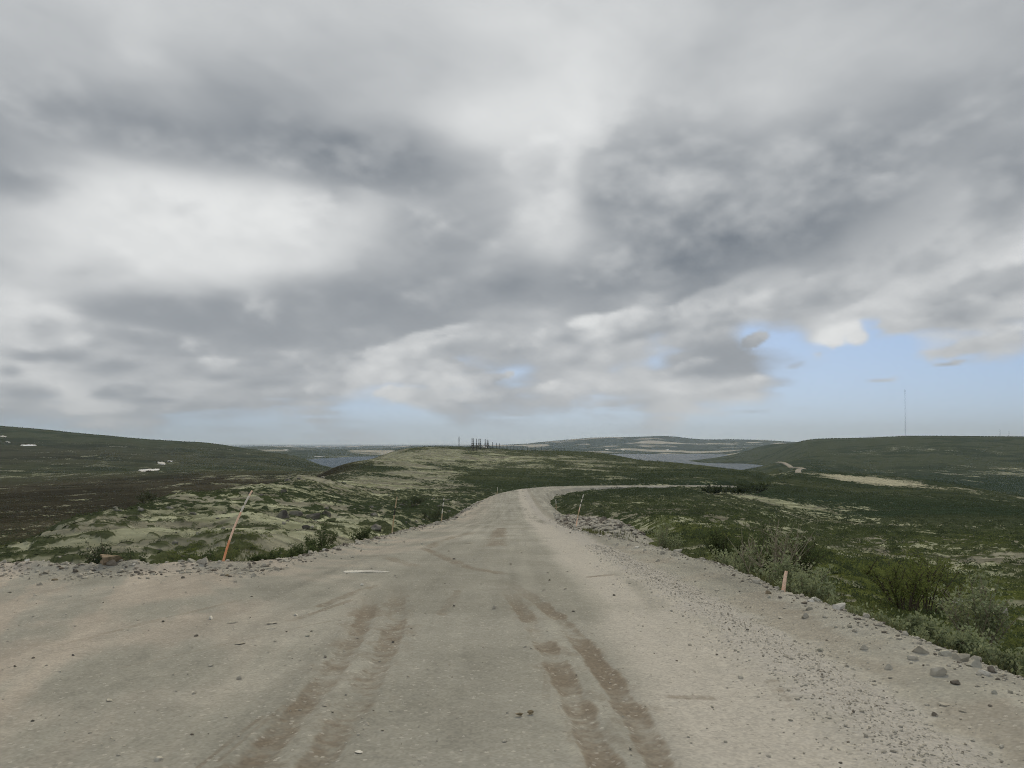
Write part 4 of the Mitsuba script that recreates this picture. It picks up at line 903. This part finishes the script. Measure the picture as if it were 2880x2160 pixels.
stake(-6.66, 17.85, 1.62, (0.62, 0.12), 0.027, [(0, 0.30, "orange_plastic", "shaft"), (0.30, 0.70, "faded_orange", "sleeve"), (0.70, 0.93, "white_plastic", "band"), (0.93, 1.0, "faded_orange", "tip")],
      "tall orange stake leaning right at the rim of the lay-by")
stake(4.63, 13.2, 0.36, (0.05, 0.0), 0.034, [(0, 1.0, "faded_orange", "shaft")], "short broken stub of faded orange stake on the right road shoulder", hollow=True)
stake(-5.75, 37.0, 1.95, (0.24, 0.1), 0.034, [(0, 0.55, "straw_plastic", "shaft"), (0.55, 0.72, "black_plastic", "dark_band"), (0.72, 1.0, "straw_plastic", "tip")],
      "nearer straw-coloured stake on the left road edge past the lay-by")
stake(-5.2, 57.0, 1.75, (0.19, 0.1), 0.04, [(0, 0.35, "straw_plastic", "shaft"), (0.35, 0.55, "white_plastic", "band"), (0.55, 0.65, "black_plastic", "dark_band"), (0.65, 0.82, "white_plastic", "band"), (0.82, 0.9, "black_plastic", "dark_band"), (0.9, 1.0, "white_plastic", "tip")],
      "farther pale stake with dark bands on the left road edge")
stake(3.72, 45.0, 1.95, (0.45, 0.1), 0.036, [(0, 0.30, "faded_orange", "shaft"), (0.30, 0.50, "straw_plastic", "sleeve"), (0.50, 0.63, "faded_orange", "sleeve"), (0.63, 0.72, "white_plastic", "band"), (0.72, 0.77, "black_plastic", "dark_band"), (0.77, 0.86, "white_plastic", "band"), (0.86, 0.89, "black_plastic", "dark_band"), (0.89, 1.0, "white_plastic", "tip")],
      "black and white banded stake leaning beside the rubble heap right of the road")
stake(5.95, 104.0, 1.5, (-0.05, 0.1), 0.05, [(0, 0.6, "straw_plastic", "shaft"), (0.6, 1.0, "white_plastic", "band")], "thin whitish stake at the inside of the road bend")
stake(-2.9, 150.0, 1.5, (0.1, 0.1), 0.06, [(0, 0.6, "straw_plastic", "shaft"), (0.6, 1.0, "white_plastic", "band")], "small distant stake on the left edge just before the bend")

# ------------------------------------------------------------------ timber poles on the middle hill
matt("old_timber", tone((0.075, 0.07, 0.068), 0.3, 0.25))
POLES = [
    (-38.4, 560, 7.6), (-26.1, 505, 8.3), (-25.5, 512, 8.1), (-23.9, 520, 7.6), (-22.6, 528, 7.1), (-21.8, 536, 6.9), (-19.1, 550, 7.0), (-18.0, 560, 6.5), (-17.7, 572, 5.8), (-14.8, 585, 4.9), (-12.0, 600, 4.6),
    (-10.1, 612, 4.4), (-6.9, 590, 3.3), (-3.9, 600, 3.8), (-1.1, 585, 2.9), (0.8, 595, 3.9), (3.9, 600, 3.2), (7.6, 590, 3.2), (12.0, 600, 3.7), (14.4, 585, 2.8), (18.2, 595, 3.0), (23.1, 605, 3.4), (26.7, 590, 3.1),
    (31.8, 600, 2.6), (37.4, 590, 3.0), (40.3, 600, 2.6)]
for i, (x, y, h) in enumerate(POLES):
    if i == 0:
        lab, grp = "lone tall timber pole on the hilltop left of the pole row", None
    elif i < 9:
        lab, grp = "tall strutted timber pole, " + ("leftmost" if i == 1 else f"{RANK[i - 1]} from the left") + " in the cluster on the hilltop", "tall timber poles on the hilltop"
    elif i < 12:
        lab, grp = f"bare timber pole just right of the tall strutted cluster, {('left', 'middle', 'right')[i - 9]} one of three", "bare poles right of the cluster"
    else:
        lab, grp = "low timber post in the long row along the far hill brow", "low posts along the hill brow"
    key = thing("timber_pole", lab, "pole", grp)
    z0 = float(terrain_height(np.array([x * 1.0]), np.array([y * 1.0]))[0])
    r0 = 0.26 if i < 12 else 0.17
    v, f = tube([(x, y, z0 - 1.2), (x + 0.03, y, z0 + h * 0.5), (x + 0.05, y, z0 + h)], [r0, r0 * 0.92, r0 * 0.8], 8)
    if i == 0 or i >= 9:
        scene[key] = mikit.ply((v, f), "old_timber", smooth=40)
    else:
        part(key, "post", mikit.ply((v, f), "old_timber", smooth=40))
        for sgn in (-1, 1):
            part(key, "strut", mikit.ply(tube([(x + sgn * 3.6, y + 0.35 * sgn, z0 - 1.0), (x - sgn * 0.6, y + 0.3 * sgn, z0 + h * 0.60)], [0.16, 0.13], 6), "old_timber", smooth=40))

# ------------------------------------------------------------------ masts on the right-hand hill
matt("galvanised", tone((0.34, 0.36, 0.38), 0.5, 0.1))


def lattice(x, y, height, w0, w1, label, head=True):
    key = thing("radio_mast", label, "mast")
    z0 = float(terrain_height(np.array([x * 1.0]), np.array([y * 1.0]))[0]) - 1.0
    cor = [(math.cos(a), math.sin(a)) for a in (0.3, 0.3 + 2.094, 0.3 + 4.189)]

    def leg(k, t):
        w = w0 + (w1 - w0) * min(1, t * 2.2) if head else w0 + (w1 - w0) * t
        return np.array([x + cor[k][0] * w - 0.9 * t * (height / 90), y + cor[k][1] * w, z0 + height * t])
    for lo, hi, nm, rad in ((0, 0.45, "lower_section", 0.10), (0.45, 1.0, "upper_section", 0.06)):
        m = [tube([leg(k, lo), leg(k, hi)], [rad, rad], 5) for k in range(3)]
        n = int((hi - lo) * height / 3)
        for j in range(n):
            t0, t1 = lo + (hi - lo) * j / n, lo + (hi - lo) * (j + 1) / n
            for k in range(3):
                m.append(tube([leg(k, t0), leg((k + 1) % 3, t1)], [rad * 0.5] * 2, 4, False))
        part(key, nm, mikit.ply(join(m), "galvanised"))
    if head:
        top = leg(0, 1.0)
        m = [tube([top + [dx, 0, dz], top + [dx, 0, dz + 2.6]], [0.16, 0.16], 6) for dx, dz in ((-1.3, -2.5), (1.0, -3.4), (-0.2, 0.0))] + [tube([top + [-1.5, 0, dz], top + [1.2, 0, dz]], [0.1, 0.1], 5) for dz in (-1.2, -2.6)]
        part(key, "antenna", mikit.ply(join(m), "galvanised"))


lattice(834, 1640, 100.0, 0.75, 0.32, "tall thin lattice radio mast on the crest of the right-hand hill")
lattice(1044, 1655, 17.0, 0.6, 0.4, "small faint mast on the right-hand hill, left one of the two", False)
lattice(1060, 1650, 12.0, 0.6, 0.4, "small faint mast on the right-hand hill, nearest the photo's right border", False)

# ------------------------------------------------------------------ snow left on the hills
matt("old_snow", tone((0.74, 0.75, 0.77), 4.0, 0.18, (0.5, 0.49, 0.46), 14.0))


def snow(x, y, length, depth, turn, seed, label, holes=0.0):
    key = thing("snow_patch", label, "snow patch", None)
    n, m = 34, 15
    u, v = np.meshgrid(np.linspace(-1, 1, n), np.linspace(-1, 1, m), indexing="ij")
    wob = meshkit.fbm(np.stack([u * 1.6, v * 1.3, 0 * u + seed], -1), 4, seed) - 0.5
    turn = turn - math.atan2(x, y)
    u2, v2 = u * np.sqrt(1 - v * v / 2), v * np.sqrt(1 - u * u / 2)
    c, s = math.cos(turn), math.sin(turn)
    px, py = x + c * u2 * length / 2 - s * v2 * depth / 2, y + s * u2 * length / 2 + c * v2 * depth / 2
    dome = (1 - u2 ** 2 - v2 ** 2) * 3.2 + wob * 6.5 - holes * np.exp(-((u2 - 0.05) ** 2 + (v2 - 0.1) ** 2) / 0.03)
    r0 = math.hypot(x, y)
    z = terrain_height(px, py, np.full(px.shape, r0 * 0.005)) + np.clip(dome, -1.2, 0.9)
    scene[key] = mikit.ply((np.stack([px, py, z], -1).reshape(-1, 3), grid_faces(n, m)[:, ::-1]), "old_snow", smooth=True)


for args in ((-841, 1278, 10, 20, 0.0, 1, "small snow patch highest on the left hill at the photo's left border"), (-778, 1193, 7, 16, 0.0, 2, "small snow patch just below the highest one on the left hill"),
             (-720, 1153, 18, 24, -0.75, 3, "long slanting streak of snow high on the left hill"), (-324, 691, 14, 85, -0.12, 4, "largest snow patch with a dark hole at the foot of the left hill", 5.0),
             (-387, 855, 8, 55, 0.08, 5, "snow patch just above and right of the largest one"), (-401, 908, 6, 26, 0.1, 6, "thin curved sliver of snow, rightmost on the dark hillside"),
             (-1120, 3607, 18, 90, 0.0, 7, "far snow fleck on the skyline hill beyond the left hill"), (-996, 3408, 22, 100, 0.0, 8, "far snow fleck right of the skyline one, left of the lake"),
             (-675, 2707, 36, 70, 0.0, 9, "snow streak low by the left lake shore"), (538, 4380, 22, 110, 0.0, 10, "far snow fleck on the opposite shore, left of three"),
             (638, 4451, 22, 110, 0.0, 11, "far snow fleck on the opposite shore, middle of three"), (933, 4645, 20, 110, 0.0, 12, "far snow fleck on the opposite shore, right of three"),
             (-187, 5254, 34, 160, 0.0, 13, "white snow spot on the far hill behind the timber poles")):
    snow(*args)

# ------------------------------------------------------------------ the road again, climbing the far slope
far_line = PchipInterpolator([0, 1, 2, 3, 4, 5, 6, 7], np.array([(250, 660), (285, 770), (314, 845), (335, 890), (347, 950), (372, 1040), (400, 1150), (436, 1290)], float))
q = far_line(np.linspace(0, 7, 260))
tq = np.gradient(q, axis=0); tq /= np.linalg.norm(tq, axis=1, keepdims=True)
off = np.linspace(-4.0, 4.0, 7)
FX, FY = q[:, :1] + off[None] * tq[:, 1:], q[:, 1:] - off[None] * tq[:, :1]
FZ = terrain_height(q[:, 0], q[:, 1])
FZ = np.convolve(np.r_[[FZ[0]] * 6, FZ, [FZ[-1]] * 6], np.ones(13) / 13, "valid")[:, None] + np.array([-4, 0.75, 0.9, 0.95, 0.9, 0.75, -4])[None]
scene["far_road"] = mikit.ply((np.stack([FX, FY, FZ], -1).reshape(-1, 3), grid_faces(len(q), 7)[:, ::-1]), "far_gravel", smooth=30)
labels["far_road"] = {"kind": "structure", "label": "far stretch of the gravel road climbing the opposite slope"}
matt("far_gravel", tone((0.30, 0.28, 0.235), 3.0, 0.1))

# ------------------------------------------------------------------ shrubs
def leaf_bsdf(key, c1, c2):
    def fn(p, n, uv):
        k = cell_rand(p.x / 0.05, p.y / 0.05, p.z / 0.05)
        return mix(c1, c2, k) * (0.8 + 0.4 * noise(p.x / 0.3, p.y / 0.3, p.z / 0.3))
    scene[key] = {"type": "principledthin", "base_color": mikit.proc(fn), "roughness": 0.6, "spec_trans": 0.0, "diff_trans": 0.8, "eta": 1.35}


leaf_bsdf("willow_leaf", (0.22, 0.26, 0.145), (0.31, 0.35, 0.215))
leaf_bsdf("birch_leaf", (0.066, 0.092, 0.042), (0.108, 0.136, 0.060))
leaf_bsdf("moss_leaf", (0.120, 0.150, 0.048), (0.170, 0.200, 0.068))
leaf_bsdf("dark_leaf", (0.048, 0.067, 0.038), (0.080, 0.100, 0.054))
matt("pale_bark", tone((0.30, 0.27, 0.20), 0.06, 0.25))
matt("dark_bark", tone((0.09, 0.075, 0.055), 0.06, 0.25))


def leaves_at(pts, size, r_, up=0.35):
    n = len(pts)
    d = r_.normal(size=(n, 3)); d[:, 2] += up; d /= np.linalg.norm(d, axis=1, keepdims=True)
    e = np.cross(d, r_.normal(size=(n, 3))); e /= np.linalg.norm(e, axis=1, keepdims=True)
    L = size * r_.uniform(0.6, 1.3, (n, 1))
    v = np.stack([pts, pts + d * L * 0.5 + e * L * 0.26, pts + d * L, pts + d * L * 0.5 - e * L * 0.26], 1)
    k = np.arange(n)[:, None] * 4
    return v.reshape(-1, 3), np.vstack([k + [0, 1, 2], k + [0, 2, 3]])


def shrub(name, x, y, width, height, kind, nleaf, label, stems=11, bare=0.0, leaf=0.07, group=None, tint=None):
    seed = int(abs(x) * 131 + y * 17) % 100000
    r_ = np.random.default_rng(seed)
    key = thing(name, label, {"willow_bush": "willow", "birch_bush": "birch bush"}.get(name, "bush"), group)
    z0 = g_at(x, y) - 0.05
    if y < 36:      # height is given over the road; the foot stands lower, at the bank
        over = max(0.0, float(_zs(y)) - z0 - 0.1)
        height, width = height * 0.72 + over * (0.9 if y > 13 else 0.25), width * 1.1 + 0.3 * over
        nleaf = int(nleaf * 2.0)
    tubes, pts, wts = [], [], []
    for k in range(stems):
        a = r_.uniform(0, 2 * math.pi); reach = width / 2 * math.sqrt(r_.uniform(0.02, 1.0)); h = height * r_.uniform(0.62, 1.0) * (1 - 0.35 * (reach / (width / 2)) ** 2)
        bx, by = x + 0.28 * reach * math.cos(a), y + 0.28 * reach * math.sin(a)
        ks = np.linspace(0, 1, 6)
        jit = np.cumsum(r_.normal(0, 0.018 * height, (6, 2)), axis=0) * ks[:, None]
        P = np.stack([bx + reach * math.cos(a) * ks ** 1.4 * 0.75 + jit[:, 0], by + reach * math.sin(a) * ks ** 1.4 * 0.75 + jit[:, 1], z0 + h * ks], -1)
        rad = (0.010 + 0.006 * height) * (1.5 if bare > 0.7 else 1.0) * (1.05 - 0.85 * ks)
        tubes.append(tube(P, rad, 5, False))
        pts.append(P)
        for _ in range(5):
            j = r_.uniform(0.3 + 0.35 * bare, 0.9); b = np.array([np.interp(j, ks, P[:, c]) for c in range(3)])
            aa = r_.uniform(0, 2 * math.pi); l2 = height * r_.uniform(0.15, 0.36)
            dv = np.array([math.cos(aa) * 0.6, math.sin(aa) * 0.6, r_.uniform(0.5, 1.0)])
            Q = b + dv * l2 * np.linspace(0, 1, 4)[:, None] + np.cumsum(r_.normal(0, 0.02 * height, (4, 3)), axis=0) * np.linspace(0, 1, 4)[:, None]
            tubes.append(tube(Q, 0.006 * (1.1 - 0.9 * np.linspace(0, 1, 4)) * (0.7 + 0.5 * height), 4, False))
            pts.append(Q)
    lf = []
    lows = bare * 0.55
    while sum(map(len, lf)) < nleaf:
        P = pts[r_.integers(len(pts))]
        t = r_.uniform(0.35 if len(P) == 6 else 0.1, 1.0, 9)
        ks = np.linspace(0, 1, len(P))
        q = np.stack([np.interp(t, ks, P[:, c]) for c in range(3)], -1) + r_.normal(0, 0.028 + 0.02 * height, (9, 3))
        q = q[(q[:, 2] - z0) / height > lows]
        if len(q):
            lf.append(q)
    bark = "pale_bark" if name == "willow_bush" else "dark_bark"
    part(key, "branches", mikit.ply(join(tubes), bark, smooth=True))
    part(key, "leaves", mikit.ply(leaves_at(np.vstack(lf)[:nleaf], leaf, r_), kind))


SHRUBS = [
    ("willow_bush", 6.0, 18.0, 1.25, 1.95, "willow_leaf", 170, "tall half-bare willow with pale bending stems beyond the right shoulder", 14, 0.8),
    ("willow_bush", 5.35, 27.2, 1.0, 1.55, "willow_leaf", 900, "slender pale green willow on the right verge, farther than the half-bare one", 9, 0.2),
    ("willow_bush", 5.55, 18.6, 1.0, 0.95, "willow_leaf", 1300, "grey-green willow at the left foot of the half-bare willow", 12, 0.0),
    ("willow_bush", 5.65, 16.0, 0.9, 0.85, "willow_leaf", 1300, "low grey-green willow on the bank left of the orange stub", 12, 0.0),
    ("willow_bush", 5.35, 14.2, 0.8, 0.82, "willow_leaf", 1300, "grey-green willow directly behind the orange stub", 12, 0.0),
    ("willow_bush", 5.45, 12.5, 0.75, 0.66, "willow_leaf", 1200, "grey-green willow just right of the orange stub", 12, 0.0),
    ("willow_bush", 5.75, 11.6, 0.9, 0.70, "willow_leaf", 1500, "broad grey-green willow second to the right of the orange stub", 13, 0.0),
    ("willow_bush", 6.3, 11.9, 0.8, 0.62, "willow_leaf", 1200, "grey-green willow third to the right of the orange stub", 12, 0.0),
    ("birch_bush", 7.1, 25.5, 1.3, 1.35, "birch_leaf", 1500, "dark green birch bush behind and left of the half-bare willow", 12, 0.0),
    ("birch_bush", 8.3, 24.0, 1.9, 1.2, "birch_leaf", 1500, "wide dark green birch bush behind the orange stub", 16, 0.0),
    ("birch_bush", 9.6, 26.0, 1.6, 1.1, "birch_leaf", 1800, "rounded dark birch bush right of the wide one behind the stub", 14, 0.0),
    ("willow_bush", 9.9, 29.5, 0.9, 1.75, "birch_leaf", 650, "thin upright sapling rising above the half-bare willow", 6, 0.35),
    ("willow_bush", 8.0, 13.2, 1.0, 0.8, "willow_leaf", 900, "silvery willow mound by the pale rock near the right border", 13, 0.0),
    ("willow_bush", 6.9, 11.4, 0.9, 0.62, "willow_leaf", 1200, "low silvery willow below the right shoulder, left of the mound", 11, 0.0),
    ("willow_bush", 6.8, 10.0, 0.8, 0.7, "willow_leaf", 1200, "silvery willow nearest the right border of the photo", 12, 0.0),
    ("birch_bush", 8.9, 17.5, 1.9, 0.85, "moss_leaf", 1300, "moss-green dwarf birch spreading behind the mossy boulder", 16, 0.0),
    ("birch_bush", 10.4, 19.5, 1.7, 0.75, "moss_leaf", 1200, "yellow-green dwarf birch right of the spreading one", 15, 0.0),
    ("birch_bush", -10.95, 20.6, 0.85, 1.05, "dark_leaf", 620, "dark sapling with sparse leaves behind the lay-by rim", 8, 0.2),
    ("birch_bush", -10.1, 20.4, 0.6, 0.8, "dark_leaf", 360, "small dark sapling right beside the sparse one", 6, 0.2),
    ("birch_bush", -8.2, 20.8, 1.5, 0.62, "birch_leaf", 1500, "low green bush along the rim left of the leaning stake", 14, 0.0),
    ("birch_bush", -6.2, 20.2, 1.3, 0.5, "birch_leaf", 1300, "low green bush right behind the leaning stake", 13, 0.0),
    ("birch_bush", -6.4, 24.8, 1.5, 0.7, "birch_leaf", 1500, "leafy green bush between the leaning stake and the next one", 13, 0.0),
    ("willow_bush", -7.4, 30.5, 1.1, 1.25, "birch_leaf", 1100, "upright green willow left of the straw-coloured stake", 9, 0.1),
    ("birch_bush", -6.4, 33.0, 0.9, 0.9, "birch_leaf", 900, "green bush close to the foot of the straw-coloured stake", 9, 0.1),
    ("birch_bush", -5.9, 64.0, 1.8, 1.1, "dark_leaf", 1100, "dark bush on the left verge behind the farther stake", 11, 0.0),
    ("birch_bush", -7.9, 79.0, 4.5, 1.5, "dark_leaf", 2200, "long dark thicket between the knoll and the road", 22, 0.0, 0.09),
    ("birch_bush", -12.0, 92.0, 4.5, 1.5, "dark_leaf", 2000, "dark thicket left of the long one below the crags", 20, 0.0, 0.1),
    ("birch_bush", -33.0, 70.0, 2.6, 1.3, "dark_leaf", 1300, "dark round bush on the skyline of the lichen knoll", 13, 0.0, 0.08),
    ("birch_bush", 43.0, 162.0, 8.0, 2.2, "dark_leaf", 5200, "dark thicket below the road bend, leftmost of three", 24, 0.0, 0.22),
    ("birch_bush", 50.0, 170.0, 8.0, 2.3, "dark_leaf", 5200, "dark thicket below the road bend, middle of three", 24, 0.0, 0.22),
    ("birch_bush", 58.0, 186.0, 8.0, 2.1, "dark_leaf", 5200, "dark thicket below the road bend, rightmost of three", 24, 0.0, 0.22),
]
SHRUBS += [("birch_bush", 78.0, 254.0, 7.0, 2.4, "birch_leaf", 3000, "green thicket where the road slips out of sight, left one", 16, 0.0, 0.2),
           ("birch_bush", 84.0, 258.0, 8.0, 2.6, "birch_leaf", 3000, "green thicket where the road slips out of sight, right one", 16, 0.0, 0.2)]
for a in SHRUBS:
    shrub(*a)

# ------------------------------------------------------------------ ground cover nobody would count
def clumps(n, seed, az0, az1, r0, r1, size, leaves, keep_pale=0.04, squash=0.6, leafsize=0.22):
    r_ = np.random.default_rng(seed)
    a = np.radians(r_.uniform(az0, az1, n * 3)); r = np.exp(r_.uniform(math.log(r0), math.log(r1), n * 3))
    x, y = r * np.sin(a), r * np.cos(a)
    ok = (r_.uniform(size=n * 3) < np.clip(1.0 - pale_share(x, y, NP_KIT), keep_pale, 1)) & (r_.uniform(size=n * 3) < np.clip(0.35 + 2.4 * (n2(x, y, 14, 3, 77) + 0.35), 0.05, 1))
    near = r < 480
    dh = np.full(len(x), 9.0); dh[near] = edge(x[near], y[near])[1]
    ok &= dh > 1.6
    x, y, r = x[ok][:n], y[ok][:n], r[ok][:n]
    z = terrain_height(x, y)
    sz = size[0] * (r / r0) ** size[1] * r_.uniform(0.55, 1.45, len(x))
    off = r_.normal(size=(len(x), leaves, 3)); off /= np.linalg.norm(off, axis=2, keepdims=True)
    off *= r_.uniform(0.25, 1, (len(x), leaves, 1)) ** 0.5
    off[..., 2] = np.abs(off[..., 2]) * squash
    pts = np.stack([x, y, z - 0.02 * sz], -1)[:, None] + off * sz[:, None, None]
    d = r_.normal(size=pts.shape); d[..., 2] = np.abs(d[..., 2]) + 0.2; d /= np.linalg.norm(d, axis=2, keepdims=True)
    e = np.cross(d, r_.normal(size=pts.shape)); e /= np.linalg.norm(e, axis=2, keepdims=True)
    L = (leafsize * sz)[:, None, None] * r_.uniform(0.6, 1.4, (*pts.shape[:2], 1))
    v = np.stack([pts + e * L * 0.35, pts + d * L, pts - e * L * 0.35], 2).reshape(-1, 3)
    return v, np.arange(len(v)).reshape(-1, 3)


def cover(name, label, mat, sets):
    scene[name] = mikit.ply(join([clumps(*s) for s in sets]), mat)
    labels[name] = {"kind": "stuff", "label": label}


cover("dwarf_shrubs", "dark green dwarf shrubs covering the slopes", "dark_leaf", [
    (2600, 1, 3, 37, 20, 420, (0.20, 0.62), 34), (3600, 2, -36, -2, 19, 180, (0.10, 0.6), 24), (1500, 3, -10, 12, 150, 620, (0.5, 0.5), 24), (1300, 4, -36, -14, 130, 1500, (0.55, 0.45), 16), (1800, 5, 10, 37, 600, 1750, (1.3, 0.3), 18)])
cover("low_heath", "mid green and mossy low heath between the lichen", "birch_leaf", [
    (3000, 11, 3, 37, 9, 120, (0.11, 0.62), 26), (3200, 12, -36, -4, 18.3, 110, (0.09, 0.55), 22), (4500, 13, -36, -4, 22, 120, (0.06, 0.55), 14, 0.6)])
cover("moss_heath", "yellow-green heath along the road banks", "moss_leaf", [
    (1500, 21, 14, 37, 12, 80, (0.13, 0.5), 26), (900, 22, -24, -8, 18.2, 34, (0.11, 0.4), 26)])


def blades(n, seed):
    r_ = np.random.default_rng(seed)
    left = r_.uniform(size=n * 4) < 0.5
    y = np.where(left, np.exp(r_.uniform(math.log(18), math.log(70), n * 4)), np.exp(r_.uniform(math.log(8), math.log(70), n * 4)))
    x = np.where(left, -_tl(y) - np.abs(r_.normal(0.4, 0.9, n * 4)) - 3.0 * r_.uniform(size=n * 4) * (y < 27), _tr(y) + np.abs(r_.normal(0.3, 0.9, n * 4)))
    z, d, dh, s, t = gravel_height(x, y)
    zt = terrain_height(x, y)
    ok = np.nonzero((dh > 0.35) & (dh < 4.5))[0][:n]
    p = np.stack([x, y, np.maximum(z, zt) - 0.02], -1)[ok]
    m = len(p)
    h = r_.uniform(0.12, 0.42, (m, 1))
    a = r_.uniform(0, 2 * math.pi, m)
    lean = np.stack([np.cos(a), np.sin(a), 0 * a], -1) * h * r_.uniform(0.1, 0.5, (m, 1))
    b = r_.uniform(0, 2 * math.pi, m)
    w = np.stack([np.cos(b), np.sin(b), 0 * b], -1) * 0.006 * (0.6 + p[:, 1:2] / 14)
    v = np.stack([p - w, p + w, p + lean * 0.4 + [0, 0, 1] * h * 0.6 + w * 0.7, p + lean * 0.4 + [0, 0, 1] * h * 0.6 - w * 0.7, p + lean + [0, 0, 1] * h], 1)
    k = np.arange(m)[:, None] * 5
    return v.reshape(-1, 3), np.vstack([k + [0, 1, 2], k + [0, 2, 3], k + [3, 2, 4]])


leaf_bsdf("grass_blade", (0.085, 0.105, 0.045), (0.15, 0.15, 0.075))
scene["verge_grass"] = mikit.ply(blades(16000, 3), "grass_blade")
labels["verge_grass"] = {"kind": "stuff", "label": "thin grass on the banks along the road"}

HAZE_TOP, HAZE_BOTTOM = 330.0, float(min(gz.min(), WATER)) - 1.0

# ------------------------------------------------------------------ the air
scene["haze"] = {"type": "cube", "to_world": T().translate([0, 0, (HAZE_TOP + HAZE_BOTTOM) / 2]).scale([14500, 14500, (HAZE_TOP - HAZE_BOTTOM) / 2]),
                 "bsdf": {"type": "null"}, "interior": {"type": "ref", "id": "air"}}
labels["haze"] = {"kind": "stuff", "label": "thin bluish air over the hills"}
